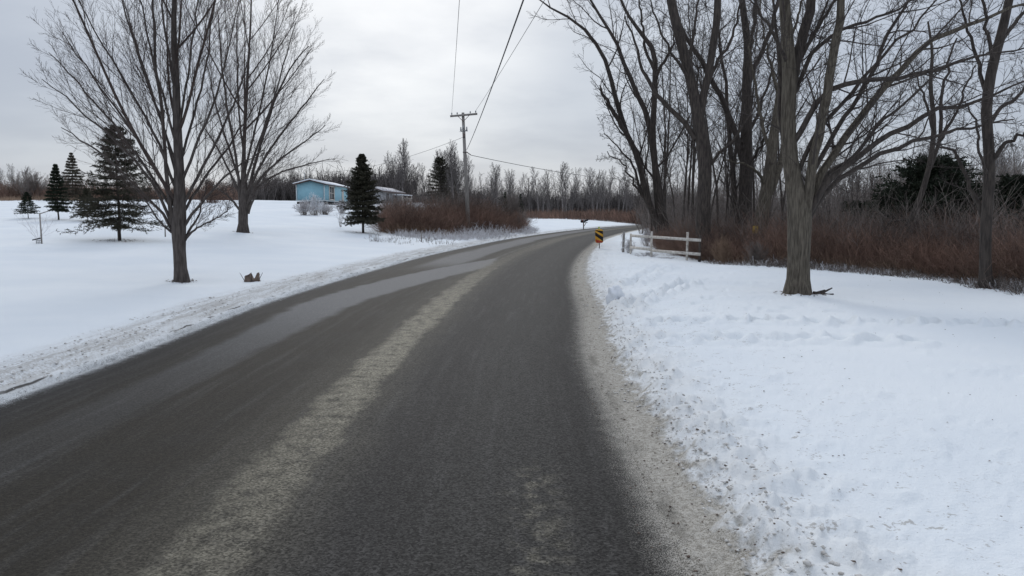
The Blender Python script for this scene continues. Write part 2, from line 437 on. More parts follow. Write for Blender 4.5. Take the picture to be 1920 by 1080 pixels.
    tag(o, 'snow covered ground with ploughed gritty verges beside the road', kind='structure')
    k = np.where((CL[:, 1] > -30))[0]; k = k[::1]
    us = np.linspace(-HW-.2, HW+.2, 25)
    C = CL[k]; Tt = TG[k]; Nn = np.stack([Tt[:, 1], -Tt[:, 0]], 1)
    P = C[:, None]+Nn[:, None]*us[None, :, None]*(hwid(SS[k])/HW)[:, None, None]
    Z = np.broadcast_to(.03*(1-(us/HW)**2)[None]-.0, P.shape[:2])
    V = np.concatenate([P, Z[..., None]], -1).reshape(-1, 3)
    a, c = P.shape[:2]; idx = np.arange(a*c).reshape(a, c)
    Q = np.stack([idx[:-1, :-1], idx[:-1, 1:], idx[1:, 1:], idx[1:, :-1]], -1).reshape(-1, 4)
    o = mesh('road', V, Q, None, M['ground'], smooth=True, attrs={'u': np.tile(us, a), 's': np.repeat(SS[k], c)})
    tag(o, 'two lane asphalt road bending right with a pale salt streak along its middle', kind='structure')
build_ground()

def crumbs(name, n, side, e0, e1, s0, s1, size, mat, label, flat=.6, pw=1.0):
    ss_ = s0+(s1-s0)*rng.random(n)**1.6; e = e0+(e1-e0)*rng.random(n)**pw
    e = e+(fbm(ss_*1.4, ss_*0+side, 9, 3)*.5+rng.normal(0, .04, n))*(size > .009)
    k = np.clip(np.searchsorted(SS, ss_), 0, len(SS)-1); u = (HW+e)*hwid(ss_)/HW*side
    Nn = np.stack([TG[k][:, 1], -TG[k][:, 0]], 1); xy = CL[k]+Nn*u[:, None]+TG[k]*(ss_-SS[k])[:, None]
    z = surf(xy[:, 0], xy[:, 1])
    z = np.where(e < 0, .012, z)
    bits(name, xy, z, size, flat, mat, label)
def bits(name, xy, z, size, flat, mat, label):
    n = len(xy)
    ph = np.array([[1, 0, 0], [-1, 0, 0], [0, 1, 0], [0, -1, 0], [0, 0, 1], [0, 0, -1]], float)
    r = size*(.35+rng.random(n)**3*1.4)
    V = ph[None]*r[:, None, None]*rng.uniform(.6, 1.35, (n, 6, 1))*np.array([1, 1, flat])
    a = rng.random(n)*6.28; c_, s_ = np.cos(a)[:, None], np.sin(a)[:, None]
    V = np.stack([V[..., 0]*c_-V[..., 1]*s_, V[..., 0]*s_+V[..., 1]*c_, V[..., 2]], -1)
    V = V+np.stack([xy[:, 0], xy[:, 1], z+r*.3], 1)[:, None]
    T = np.array([(0, 2, 4), (2, 1, 4), (1, 3, 4), (3, 0, 4), (2, 0, 5), (1, 2, 5), (3, 1, 5), (0, 3, 5)])
    T = (T[None]+6*np.arange(n)[:, None, None]).reshape(-1, 3)
    tag(mesh(name, V.reshape(-1, 3), None, T, mat), label, kind='stuff')
def litter(spots, label):
    q = []
    for px, py, rad, n in spots:
        X, Y, _ = foot(px, py); a = rng.random(n)*6.283; d = rad*(.45+.75*rng.random(n)**1.6)
        q.append(np.stack([X+np.cos(a)*d, Y+np.sin(a)*d], 1))
    q = np.concatenate(q); bits('leaf_litter', q, surf(q[:, 0], q[:, 1]), .020, .35, M['stump'], label)
litter([(340, 533, .30, 130), (455, 438, .5, 160), (1497, 556, .42, 150), (225, 455, .8, 240), (681, 438, .7, 160), (1850, 545, .35, 80), (473, 535, .22, 30)], 'bark and leaf litter lying in the hollows round the tree feet')
crumbs('snow_crumbs', 3800, 1, .34, .80, 2.5, 40, .0125, M['dirty_snow'], 'greyish crumbs of ploughed snow along the right edge of the gravel shoulder', pw=1.5)
crumbs('snow_crumbs', 3400, -1, .06, 1.0, 3, 45, .014, M['dirty_snow'], 'dirty crumbs of ploughed snow along the left edge of the road')
crumbs('debris', 1100, 1, .5, 7.5, 2.5, 24, .0075, M['stump'], 'dark crumbs of bark and leaf scattered on the right hand snow', flat=.3, pw=1.8)
crumbs('gravel', 1500, 1, -.12, .7, 2.5, 20, .007, M['stump'], 'loose gravel on the right shoulder')

# ------------------------------------------------------------------ trees
GOLD = 2.39996
def grow(P, Rr, n, t0=.2, t1=.98, ang=(25, 45), ln=.5, up=.1, wig=.12, K=5, rr=.55, rmin=.003, lmin=0, taper=.6, lo=.7, hi=1.25, tipr=.3, cap=.011):
    N, K0, _ = P.shape
    L0 = np.linalg.norm(np.diff(P, axis=1), axis=2).sum(1)
    pi = np.repeat(np.arange(N), n); j = np.tile(np.arange(n), N); C = N*n
    t = t0+(t1-t0)*(j+rng.random(C))/n
    f = t*(K0-1); i0 = np.minimum(f.astype(int), K0-2); w = (f-i0)[:, None]
    o = P[pi, i0]*(1-w)+P[pi, i0+1]*w
    T = P[pi, i0+1]-P[pi, i0]; T /= np.maximum(np.linalg.norm(T, axis=1, keepdims=True), 1e-9)
    r0 = Rr[pi, i0]*(1-w[:, 0])+Rr[pi, i0+1]*w[:, 0]
    a = np.cross(T, np.where(np.abs(T[:, 2:]) > .9, [[1., 0, 0]], [[0, 0, 1.]])); a /= np.linalg.norm(a, axis=1, keepdims=True)
    b = np.cross(T, a)
    az = (j*GOLD+rng.random(N)[pi]*6.28+rng.normal(0, .4, C))[:, None]
    th = np.radians(rng.uniform(ang[0], ang[1], C))[:, None]
    d = T*np.cos(th)+(a*np.cos(az)+b*np.sin(az))*np.sin(th)
    L = np.maximum(ln*L0[pi]*(1-taper*t)*rng.uniform(lo, hi, C), lmin)
    Q = np.empty((C, K, 3)); Q[:, 0] = o
    st = (L/(K-1))[:, None]
    for k in range(1, K):
        d = d+np.array([0, 0, up])+rng.normal(0, wig, (C, 3)); d /= np.linalg.norm(d, axis=1, keepdims=True)
        Q[:, k] = Q[:, k-1]+d*st
    rs = np.maximum(np.minimum(r0*rr, L*cap), rmin)
    RR = rs[:, None]*np.linspace(1, tipr, K)[None]
    RR = np.maximum(RR, rmin*.7)
    return Q, RR
def limb3d(pts, D, dD, K=14, wob=.0):
    """pts (px,py,radius_px); the limb swings dD metres towards or away from its foot"""
    p = np.array(pts, float); n = len(p)
    ac = np.r_[0, np.cumsum(np.hypot(*np.diff(p[:, :2], axis=0).T))]; ac /= ac[-1]
    d0 = D if np.ndim(D) == 0 else D
    X = np.array([np.r_[at(q[0], q[1], d0+dD*ac[i]), q[2]/F*(d0+dD*ac[i])] for i, q in enumerate(p)])
    C = catmull(X, K)
    if wob:
        C[1:, :3] += rng.normal(0, wob, (K-1, 3))*np.linspace(.3, 1, K-1)[:, None]
    return C[:, :3], np.maximum(C[:, 3], .004)
def batch(lst): return np.stack([a for a, b in lst]), np.stack([b for a, b in lst])

def hand_tree(name, label, trunk, limbs, base, levels, bark, twig, auto=None, rmin=.0035, group=None, wob=.02, thin=1.0, limbmat=None):
    """a tree whose main limbs follow the photograph; smaller branches are grown on them"""
    X, Y, Z = base
    root = thing(name, label, 'tree', (X, Y, Z), group=group)
    O = np.array([X, Y, Z])
    tk = limb3d(trunk, Y, 0, 22)
    P, r = tk[0].copy(), tk[1].copy()
    P[0] = (P[0][0], P[0][1], Z-.15); 
    a = Acc(); 
    rr = r.copy(); hgt = P[:, 2]-Z
    rr = rr*(1+.25*np.exp(-np.maximum(hgt, 0)/.22))
    a.tubes(P[None], rr[None], 20)
    v = a.V[0].reshape(-1, 20, 3); cen = v.mean(1, keepdims=True); h0 = np.maximum(cen[..., 2]-Z, 0); th = np.arange(20)*2*np.pi/20
    am = .03+.22*np.exp(-h0/.18); v[:] = cen+(v-cen)*(1+am[..., None]*(np.sin(3*th+Y)+.6*np.sin(5*th+X)+.3*np.sin(8*th))[None, :, None]*.5); a.V[0] = v.reshape(-1, 3)
    a.build('trunk', bark, root, O, smooth=True)
    L = []
    for lb in limbs:
        pts, dD = lb[0], lb[1]; D0 = Y+(lb[2] if len(lb) > 2 else 0)
        L.append(limb3d([(q[0], q[1], q[2]*thin) for q in pts], D0, dD, 16, wob))
    for p, q in L:
        Acc().tubes(p[None], q[None], 9).build('limb', limbmat if (limbmat and q[0]/Y*F < 8.6) else bark, root, O, smooth=True)
    P0, R0 = batch(L)
    TP = P[None][:, :, :]; TR = r[None]
    cr = Acc()
    if auto:
        n, t0, kw = auto
        q = catmull(P, 16)
        A1, B1 = grow(q[None], catmull(np.c_[r, r], 16)[:, 0][None], n, t0=t0, K=16, **kw)
        cr.tubes(A1, B1, 5)
        P0 = np.concatenate([P0, A1]); R0 = np.concatenate([R0, B1])
    cur = (P0, R0)
    for i, kw in enumerate(levels):
        cur = grow(cur[0], cur[1], rmin=rmin*(1 if i else 1.6), **kw)
        cr.tubes(cur[0], cur[1], 4 if i == 0 else 3)
    cr.build('crown', twig, root, O)
    return root

maple_lv = [dict(n=14, t0=.12, ang=(16, 34), ln=.44, up=.05, wig=.05, K=7, rr=.6, taper=.62, cap=.005),
            dict(n=9, t0=.15, ang=(18, 38), ln=.48, up=.05, wig=.06, K=5, rr=.6),
            dict(n=5, t0=.15, ang=(20, 42), ln=.5, up=.04, wig=.08, K=4, rr=.7)]
b1 = foot(340, 533)
t1 = hand_tree('maple_tree', 'bare spreading maple nearest the camera on the left, dark forked trunk in clean snow',
    [(341, 536, 13), (338, 500, 11), (336, 460, 11.3), (335, 425, 13), (337, 380, 11), (335, 300, 8.5), (332, 230, 7.5), (330, 150, 6.3), (326, 75, 5.2), (327, 0, 4), (330, -90, 3.5), (333, -190, 1.5)],
    [([(328, 432, 8), (321, 400, 7), (313, 320, 5.5), (305, 230, 5), (296, 140, 4.5), (288, 40, 3.5), (284, -60, 2.5), (282, -150, 1.2)], -.6),
     ([(325, 436, 5), (300, 395, 4.2), (250, 345, 3.4), (185, 285, 2.6), (118, 240, 1.2)], 1.0),
     ([(322, 420, 5), (292, 352, 4.2), (232, 280, 3.3), (155, 210, 2.4), (82, 150, 1.1)], -.8),
     ([(326, 385, 4.6), (290, 310, 4), (240, 235, 3.2), (180, 152, 2.4), (115, 62, 1.2)], 1.5),
     ([(328, 350, 4.6), (300, 275, 4), (255, 190, 3.2), (200, 95, 2.4), (148, 5, 1.5), (120, -60, 1)], -1.2),
     ([(330, 310, 4.4), (300, 220, 3.6), (265, 120, 3), (235, 25, 2.2), (212, -70, 1.2)], .8),
     ([(330, 270, 4), (308, 190, 3.4), (284, 100, 2.8), (262, 5, 2), (246, -90, 1.1)], -1),
     ([(327, 400, 4.6), (282, 328, 4), (228, 252, 3.2), (165, 178, 2.3), (92, 98, 1.1)], .3),
     ([(332, 335, 4.2), (311, 255, 3.6), (285, 172, 3), (256, 85, 2.2), (230, -10, 1.2)], 1.6),
     ([(341, 405, 4.4), (376, 345, 3.8), (420, 285, 3), (462, 225, 2.1), (500, 170, 1.1)], 1.8),
     ([(345, 425, 5), (368, 392, 4.2), (402, 352, 3.4), (445, 312, 2.4), (497, 282, 1.1)], -1),
     ([(340, 392, 5), (370, 330, 4.4), (407, 262, 3.6), (442, 185, 2.6), (470, 95, 1.3)], .8),
     ([(338, 350, 4.6), (365, 280, 4), (396, 205, 3.2), (421, 125, 2.4), (441, 35, 1.6), (452, -50, 1)], -.9),
     ([(337, 310, 4.2), (356, 240, 3.6), (380, 150, 2.8), (396, 55, 2), (405, -50, 1.1)], 1.1),
     ([(334, 250, 4), (346, 175, 3.4), (360, 85, 2.6), (371, -5, 1.8), (379, -100, 1)], -.6),
     ([(331, 215, 4), (322, 130, 3.4), (310, 60, 3), (303, -20, 2), (300, -120, 1)], .7),
     ([(347, 450, 4.6), (357, 428, 3.6), (372, 405, 2.6), (381, 372, 2), (390, 335, 1)], .9),
     ([(350, 446, 3.6), (372, 424, 2.8), (396, 414, 2), (420, 400, 1.5), (434, 388, .9)], -.6),
     ([(322, 436, 3.4), (303, 420, 2.8), (286, 396, 2.2), (262, 362, 1.6), (222, 322, .8)], -1.3)],
    b1, maple_lv, M['bark_maple'], M['twig_maple'], auto=(8, .22, dict(ang=(28, 44), ln=.62, up=.035, wig=.02, rr=.3, taper=.55)), rmin=.0026, thin=.62)
b2 = foot(455, 438)
t2 = hand_tree('maple_tree', 'bare maple farther back on the left lawn, between nearest maple and blue house',
    [(456, 441, 10), (456, 420, 8.5), (456, 395, 8.5), (457, 370, 7), (457, 300, 3.8), (460, 220, 3), (465, 130, 2.2), (470, 40, 1.5), (472, -40, 1)],
    [([(451, 388, 5), (447, 335, 4), (440, 280, 3.4), (426, 200, 2.8), (415, 115, 2), (408, 20, 1.2)], -1),
     ([(461, 380, 5), (475, 320, 4), (492, 260, 3.2), (515, 190, 2.6), (545, 125, 1.9), (580, 85, 1)], .8),
     ([(463, 398, 4), (478, 357, 3.2), (520, 326, 2.4), (570, 310, 1.6), (618, 298, .9)], 1.5),
     ([(462, 385, 4), (490, 333, 3.2), (540, 288, 2.4), (580, 260, 1.6), (612, 235, .9)], -1.5),
     ([(462, 365, 4), (500, 290, 3.2), (550, 222, 2.3), (608, 148, 1)], .3),
     ([(459, 345, 3.6), (487, 262, 2.8), (515, 180, 2.2), (540, 95, 1.5), (555, 40, 1)], -1),
     ([(448, 392, 3.4), (436, 376, 2.8), (420, 361, 2), (392, 345, 1)], 1),
     ([(452, 372, 3.6), (430, 320, 2.8), (402, 268, 2), (372, 225, 1)], -1),
     ([(453, 352, 3.6), (430, 280, 2.8), (405, 200, 2), (388, 120, 1.1)], 1.4),
     ([(458, 325, 3.4), (480, 235, 2.6), (500, 145, 2), (516, 55, 1.3), (522, -10, 1)], 1),
     ([(458, 300, 3), (448, 210, 2.4), (445, 120, 1.9), (444, 30, 1.2)], -.6),
     ([(466, 400, 3.4), (470, 385, 3), (484, 360, 2.2), (500, 325, 1.4), (530, 290, .9)], -2)],
    b2, maple_lv, M['bark_maple'], M['twig_maple'], auto=(9, .32, dict(ang=(28, 46), ln=.6, up=.03, wig=.02, rr=.3, taper=.5)), rmin=.0042, thin=.68)

wild_lv = [dict(n=9, t0=.15, ang=(28, 60), ln=.42, up=.05, wig=.13, K=8, rr=.5, taper=.55),
           dict(n=7, t0=.15, ang=(25, 60), ln=.45, up=.03, wig=.16, K=5, rr=.55),
           dict(n=7, t0=.12, ang=(25, 60), ln=.52, up=.03, wig=.2, K=4, rr=.6)]
b3 = foot(1497, 556)
t3 = hand_tree('roadside_tree', 'big bare grey tree alone on the right hand snow, long limbs sweeping right',
    [(1496, 560, 24), (1497, 520, 20), (1498, 470, 20), (1499, 425, 22), (1499, 395, 21), (1490, 350, 16), (1481, 290, 14), (1478, 220, 13), (1480, 160, 13), (1478, 90, 11), (1472, 20, 10), (1468, -60, 8), (1462, -160, 5), (1460, -260, 2)],
    [([(1482, 175, 9), (1495, 105, 10), (1512, 50, 10), (1520, 0, 9), (1528, -80, 6), (1536, -170, 2.5)], .5),
     ([(1508, 425, 13), (1517, 350, 10), (1530, 270, 9.5), (1546, 190, 9), (1561, 110, 8.5), (1573, 40, 8), (1582, -30, 6.5), (1596, -120, 3)], -.9),
     ([(1510, 400, 10), (1540, 325, 8), (1582, 262, 7.2), (1625, 205, 6.8), (1680, 140, 6), (1730, 88, 5), (1790, 58, 4.4), (1850, 32, 3.4), (1925, 5, 2)], .8),
     ([(1512, 405, 8), (1555, 338, 6), (1620, 284, 5.5), (1690, 240, 5), (1750, 208, 4.4), (1810, 196, 3.4), (1870, 172, 2.4), (1935, 146, 1.3)], -1.2),
     ([(1514, 412, 7), (1550, 358, 5), (1620, 306, 4.6), (1700, 272, 4), (1770, 252, 3.2), (1830, 236, 2.4), (1905, 222, 1.2)], 1.4),
     ([(1483, 275, 6), (1540, 182, 5.5), (1590, 157, 5), (1650, 146, 4.4), (1720, 140, 3.6), (1790, 120, 2.8), (1870, 100, 2), (1940, 88, 1.2)], -1.5),
     ([(1519, 335, 5), (1570, 240, 4.6), (1605, 190, 4.2), (1645, 120, 3.8), (1668, 60, 3.2), (1700, 0, 2.4), (1730, -70, 1.2)], 1.2),
     ([(1488, 350, 5), (1522, 262, 4.4), (1556, 218, 4), (1600, 168, 3.4), (1665, 98, 2.8), (1720, 45, 2.2), (1770, -20, 1.2)], -.6),
     ([(1484, 330, 6), (1466, 240, 4.5), (1461, 150, 4), (1456, 70, 3.2), (1446, -20, 2), (1440, -90, 1)], 1.2),
     ([(1484, 190, 5), (1520, 105, 4.2), (1560, 68, 3.6), (1620, 40, 2.8), (1690, 15, 2), (1750, -10, 1.2)], 1.0),
     ([(1506, 100, 4), (1530, 55, 3.4), (1560, 10, 2.8), (1590, -50, 1.6)], -1),
     ([(1476, 120, 4), (1455, 70, 3.2), (1430, 30, 2.4), (1400, -10, 1.4)], -1.2),
     ([(1512, 395, 6), (1548, 330, 5), (1600, 292, 4), (1650, 230, 3), (1700, 190, 2.2), (1760, 130, 1.2)], 2.2)],
    b3, [dict(n=14, t0=.12, ang=(22, 52), ln=.36, up=.05, wig=.11, K=8, rr=.5, taper=.5)]+wild_lv[1:], M['bark_grey'], M['twig_dark'],
    auto=(6, .5, dict(ang=(30, 55), ln=.4, up=.06, wig=.05, rr=.4, taper=.4)), rmin=.0030, wob=.03, thin=.92, limbmat=M['bark_dark'])

def base_on(px, py, D):
    p = at(px, py, D); return (p[0], D, gz(p[0], D))
# the grove beside the fence
gl = dict(bark=M['bark_dark'], twig=M['twig_dark'])
dense = [dict(n=13, t0=.15, ang=(28, 60), ln=.34, up=.06, wig=.13, K=8, rr=.5, taper=.5), dict(n=7, t0=.12, ang=(25, 60), ln=.45, up=.03, wig=.16, K=5, rr=.55), dict(n=7, t0=.12, ang=(25, 60), ln=.52, up=.03, wig=.2, K=4, rr=.6)]
hand_tree('grove_tree', 'leftmost tree of the right hand grove, several thin stems leaning toward the road',
    [(1243, 452, 9), (1240, 430, 8), (1233, 370, 7), (1228, 310, 6), (1224, 250, 5.5), (1227, 180, 5), (1226, 100, 4.5), (1200, 60, 3.5), (1172, 18, 2.5), (1150, -40, 1.4)],
    [([(1238, 440, 7), (1222, 395, 6), (1205, 340, 5.5), (1190, 285, 5.2), (1168, 225, 4.8), (1150, 165, 4.2), (1125, 95, 3.4), (1085, 48, 2.4), (1045, 18, 1.8), (1005, -5, 1)], -1.5),
     ([(1186, 272, 4.2), (1166, 235, 4.2), (1148, 205, 3.8), (1136, 180, 3), (1124, 158, 1)], -.8, -.9),
     ([(1250, 442, 8), (1238, 375, 7), (1228, 305, 6), (1218, 240, 5.5), (1200, 185, 4.6), (1178, 135, 4), (1162, 92, 3.2), (1120, 22, 2.4), (1085, -30, 1.4)], 1.2),
     ([(1227, 160, 3.6), (1236, 130, 3), (1252, 102, 2.4), (1262, 80, 1.6), (1270, 20, 1)], -.8),
     ([(1222, 400, 3), (1200, 350, 2.6), (1186, 310, 2), (1165, 282, 1.4), (1130, 250, .8)], 1),
     ([(1226, 130, 3), (1210, 90, 2.6), (1204, 40, 2), (1195, -20, 1.2)], 1),
     ([(1218, 385, 2.6), (1190, 345, 2), (1168, 310, 1.4), (1140, 285, .8)], -1)],
    base_on(1243, 448, 36), dense, M['bark_dark'], M['twig_dark'], rmin=.006, wob=.05, group='bare trees of the roadside grove')
hand_tree('grove_tree', 'thick bare tree just right of the white fence, forking high into two heavy limbs',
    [(1325, 500, 17), (1322, 470, 15), (1318, 400, 13.5), (1322, 330, 12.5), (1318, 270, 12), (1310, 225, 12), (1303, 185, 10), (1290, 130, 9), (1272, 60, 9), (1258, 0, 8), (1246, -70, 6), (1235, -160, 3)],
    [([(1312, 225, 9), (1320, 175, 8.5), (1332, 125, 8), (1340, 60, 8), (1345, 0, 7.5), (1350, -80, 5), (1356, -170, 2)], -.8),
     ([(1304, 262, 6), (1280, 225, 5.5), (1252, 200, 5), (1225, 168, 4.4), (1205, 130, 3.4), (1190, 80, 2.4), (1168, 30, 1.4)], 1.2),
     ([(1330, 150, 4), (1345, 115, 3.6), (1370, 80, 3), (1385, 20, 2), (1392, -40, 1.2)], 1),
     ([(1296, 160, 4), (1278, 125, 3.4), (1255, 95, 2.6), (1232, 40, 2), (1215, -20, 1)], -1.2),
     ([(1322, 320, 4), (1345, 290, 3.4), (1375, 262, 2.8), (1400, 225, 2), (1420, 180, 1)], -1),
     ([(1288, 120, 4), (1300, 70, 3), (1308, 10, 2.4), (1316, -60, 1.2)], 1.4)],
    base_on(1322, 492, 26.5), dense, M['bark_dark'], M['twig_dark'], rmin=.0042, wob=.04, thin=.86, group='bare trees of the roadside grove')
hand_tree('grove_tree', 'dark upright grove tree just left of the one with the yellow tag',
    [(1396, 470, 14), (1396, 420, 13), (1398, 350, 12), (1399, 280, 11), (1400, 210, 9.5), (1400, 150, 8.5), (1402, 90, 7), (1395, 30, 6), (1386, -40, 4.5), (1380, -130, 2)],
    [([(1392, 300, 7), (1380, 255, 6.2), (1362, 205, 6), (1338, 155, 5.6), (1310, 105, 5), (1283, 60, 4), (1262, 5, 3), (1250, -60, 1.6)], -1),
     ([(1402, 160, 6), (1418, 118, 5), (1440, 70, 4.4), (1455, 20, 3.6), (1466, -40, 2)], .8),
     ([(1400, 120, 4), (1412, 60, 3.6), (1418, 0, 3), (1424, -80, 1.4)], -1),
     ([(1383, 465, 7), (1378, 400, 6.4), (1374, 330, 5.6), (1368, 260, 4.6), (1362, 170, 3.6), (1350, 90, 2.6), (1340, 0, 1.4)], .6),
     ([(1396, 260, 4), (1420, 215, 3.4), (1440, 160, 2.6), (1452, 100, 1.6)], 1.4),
     ([(1398, 320, 4), (1418, 288, 3), (1436, 255, 2), (1450, 215, 1)], -1.4)],
    base_on(1396, 462, 30), dense, M['bark_dark'], M['twig_dark'], rmin=.0045, wob=.05, thin=.86, group='bare trees of the roadside grove')
tagtree_base = base_on(1424, 470, 27.5)
hand_tree('grove_tree', 'pale barked grove tree curving right, yellow tag low on its trunk',
    [(1422, 488, 15), (1424, 450, 13), (1428, 410, 12.5), (1437, 360, 11), (1446, 300, 10), (1450, 260, 9), (1458, 210, 8), (1466, 150, 7), (1470, 80, 6), (1474, 0, 5), (1478, -80, 3), (1480, -150, 1.5)],
    [([(1434, 385, 8), (1450, 345, 7.5), (1466, 300, 7), (1474, 240, 6), (1486, 180, 4.6), (1500, 110, 3), (1510, 40, 1.6)], 1.4),
     ([(1446, 290, 4), (1430, 240, 3.6), (1420, 180, 3), (1408, 110, 2.2), (1400, 40, 1.4)], 1),
     ([(1440, 350, 4), (1414, 318, 3), (1392, 308, 2.2), (1362, 300, 1.2)], -1),
     ([(1462, 180, 4), (1444, 120, 3), (1432, 60, 2), (1424, -10, 1.2)], -.8),
     ([(1470, 100, 3.6), (1490, 50, 2.8), (1505, 0, 2), (1516, -60, 1)], -1)],
    tagtree_base, dense, M['bark_grey'], M['twig_dark'], rmin=.0042, wob=.04, thin=.86, group='bare trees of the roadside grove')
hand_tree('roadside_tree', 'slim bare tree at the far right edge with its foot in brown brush',
    [(1850, 548, 12), (1848, 500, 10), (1848, 450, 9.5), (1852, 380, 9.5), (1856, 310, 9.5), (1852, 250, 9), (1850, 200, 9), (1860, 130, 8.5), (1876, 70, 8), (1892, 0, 7), (1905, -80, 5), (1915, -180, 2)],
    [([(1858, 305, 5), (1872, 285, 4), (1895, 264, 3.2), (1935, 240, 2)], -.8),
     ([(1855, 232, 4), (1880, 200, 3.4), (1915, 175, 2.6), (1950, 130, 1.4)], .8),
     ([(1852, 190, 4), (1838, 130, 3.4), (1820, 70, 2.6), (1800, 10, 1.8), (1785, -60, 1)], .8),
     ([(1866, 120, 4), (1850, 60, 3), (1846, 0, 2.4), (1840, -70, 1.4)], -.8),
     ([(1876, 80, 4), (1905, 40, 3.4), (1940, 0, 2.4), (1970, -60, 1.2)], 1),
     ([(1850, 420, 5), (1835, 385, 4.2), (1818, 350, 3.6), (1800, 305, 3), (1780, 280, 2.2), (1750, 270, 1.2)], .8),
     ([(1852, 330, 3), (1838, 290, 2.4), (1830, 240, 2), (1812, 190, 1.2)], -1)],
    foot(1850, 545), wild_lv, M['bark_dark'], M['twig_dark'], rmin=.0035, wob=.03)
hand_tree('roadside_tree', 'thin crooked tree leaning out of the brush in front of the dark evergreens',
    [(1665, 492, 4), (1680, 458, 4.6), (1700, 425, 5), (1722, 380, 5), (1738, 330, 4.6), (1747, 285, 4.4), (1751, 230, 4.2), (1745, 160, 3.4), (1748, 100, 2.6), (1740, 40, 1.6)],
    [([(1742, 318, 4), (1758, 280, 3.6), (1766, 235, 3.4), (1764, 190, 3), (1775, 130, 2.2), (1790, 70, 1.4)], .8),
     ([(1762, 265, 3), (1785, 225, 2.6), (1806, 180, 2), (1830, 120, 1.2)], -.8),
     ([(1668, 490, 3), (1655, 455, 2.8), (1660, 425, 2.4), (1690, 412, 1.8), (1720, 420, 1)], .5),
     ([(1748, 240, 3), (1735, 190, 2.2), (1722, 150, 1.4), (1700, 110, .9)], .6)],
    base_on(1665, 492, 23), wild_lv, M['bark_dark'], M['twig_dark'], rmin=.0045, wob=.04)

# ---- free standing bare trees, built once and copied
def proto_tree(name, label, h, style, mats, sides=6, r0=None, rmin=.006, group=None, seed=0, forks=3):
    root = thing(name, label, 'tree', (0, 0, 0), group=group)
    r0 = r0 or h*.014
    K = 12; P = np.zeros((1, K, 3)); d = np.array([rng.normal(0, .05), rng.normal(0, .05), 1.])
    for k in range(1, K):
        d = d+rng.normal(0, .045, 3)*np.array([1, 1, 0]); d /= np.linalg.norm(d); P[0, k] = P[0, k-1]+d*h*.9/(K-1)
    P[0, 0, 2] = -.3
    Rr = (r0*np.linspace(1, .12, K)**1.0)[None]
    Acc().tubes(P, Rr, sides).build('trunk', mats[0], root, smooth=True)
    c = Acc(); cur = (P, Rr)
    for i, kw in enumerate(style):
        cur = grow(cur[0], cur[1], rmin=rmin, **kw); c.tubes(cur[0], cur[1], 4 if i == 0 else 3)
    c.build('crown', mats[1], root)
    return root
st_up = [dict(n=22, t0=.25, ang=(22, 42), ln=.5, up=.10, wig=.07, K=8, rr=.5, taper=.75), dict(n=9, t0=.1, ang=(20, 42), ln=.45, up=.07, wig=.1, K=5, rr=.6), dict(n=5, t0=.15, ang=(20, 45), ln=.5, up=.05, wig=.12, K=3, rr=.6)]
st_thin = [dict(n=18, t0=.3, ang=(30, 60), ln=.28, up=.08, wig=.12, K=7, rr=.45, taper=.6), dict(n=7, t0=.1, ang=(25, 55), ln=.45, up=.05, wig=.15, K=4, rr=.6), dict(n=4, t0=.15, ang=(25, 50), ln=.5, up=.03, wig=.15, K=3, rr=.6)]

# saplings and slimmer trees filling the grove
SAP = [proto_tree('grove_sapling', 'x', 9, st_thin, (M['bark_dark'], M['twig_dark']), rmin=.0045, r0=.045) for _ in range(4)]
sap_l = 'slender bare sapling standing among the bigger trunks of the grove'
spots = []
for k in range(36):
    px = random.uniform(1215, 1475); D = random.uniform(29, 50)
    if px < 1260: D = random.uniform(37, 47)
    spots.append((px, D, random.uniform(.8, 1.75)))
for k in range(26):
    spots.append((random.uniform(1530, 1960), random.uniform(34, 60), random.uniform(.55, 1.0)))
for k, (px, D, sc) in enumerate(spots):
    X = (px-960)/F*D; o = SAP[k % 4]
    lab = sap_l if k < 36 else 'slender bare tree rising behind the brown brush right of the grove'
    grp = 'slender saplings inside the grove' if k < 36 else 'slender trees behind the right hand brush'
    if k < 4:
        o.location = (X, D, gz(X, D)); o.rotation_euler = (0, 0, random.random()*6); o.scale = (sc,)*3; o['label'] = lab; o['group'] = grp
    else: copy_tree(o, (X, D, gz(X, D)), random.random()*6, sc, lab, grp)

# far tree line
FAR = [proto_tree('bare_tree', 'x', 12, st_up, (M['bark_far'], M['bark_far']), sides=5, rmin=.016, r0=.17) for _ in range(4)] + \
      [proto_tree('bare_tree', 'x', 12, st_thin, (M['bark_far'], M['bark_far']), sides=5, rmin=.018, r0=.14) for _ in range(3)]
used = set()
def put_far(i, X, Y, sc, lab, grp, z=None):
    o = FAR[i]; z = gz(X, Y) if z is None else z
    if i not in used:
        used.add(i); o.location = (X, Y, z); o.scale = (sc,)*3; o['label'] = lab; o['group'] = grp; o.rotation_euler = (0, 0, random.random()*6)
    else: copy_tree(o, (X, Y, z), random.random()*6, sc, lab, grp)
gA = ('pale bare tree in the wood behind the brown thicket, right of the blue house', 'bare trees behind the brown thicket')
gB = ('bare tree of the far treeline beyond the snowy field and mailbox', 'bare trees of the far treeline')
gC = ('bare tree rising from the wood behind the blue house', 'bare trees behind the blue house')
gD = ('small bare tree on the far left skyline beyond the snowy slope', 'bare trees on the left skyline')
gE = ('distant bare tree seen low behind the grove and brush on the right', 'distant bare trees behind the right hand woods')
for k in range(30):
    px = random.uniform(735, 880); D = random.uniform(118, 150); put_far(random.randrange(4), (px-960)/F*D, D, random.choice([random.uniform(.45, .6), random.uniform(.7, .98)]), *gA)
for k in range(62):
    px = 890+330*(k+random.random())/62; D = random.uniform(175, 240); put_far(random.choice([0, 1, 2, 3, 4, 5, 6]), (px-960)/F*D, D, random.choice([random.uniform(.45, .7), random.uniform(.75, 1.1)]), *gB)
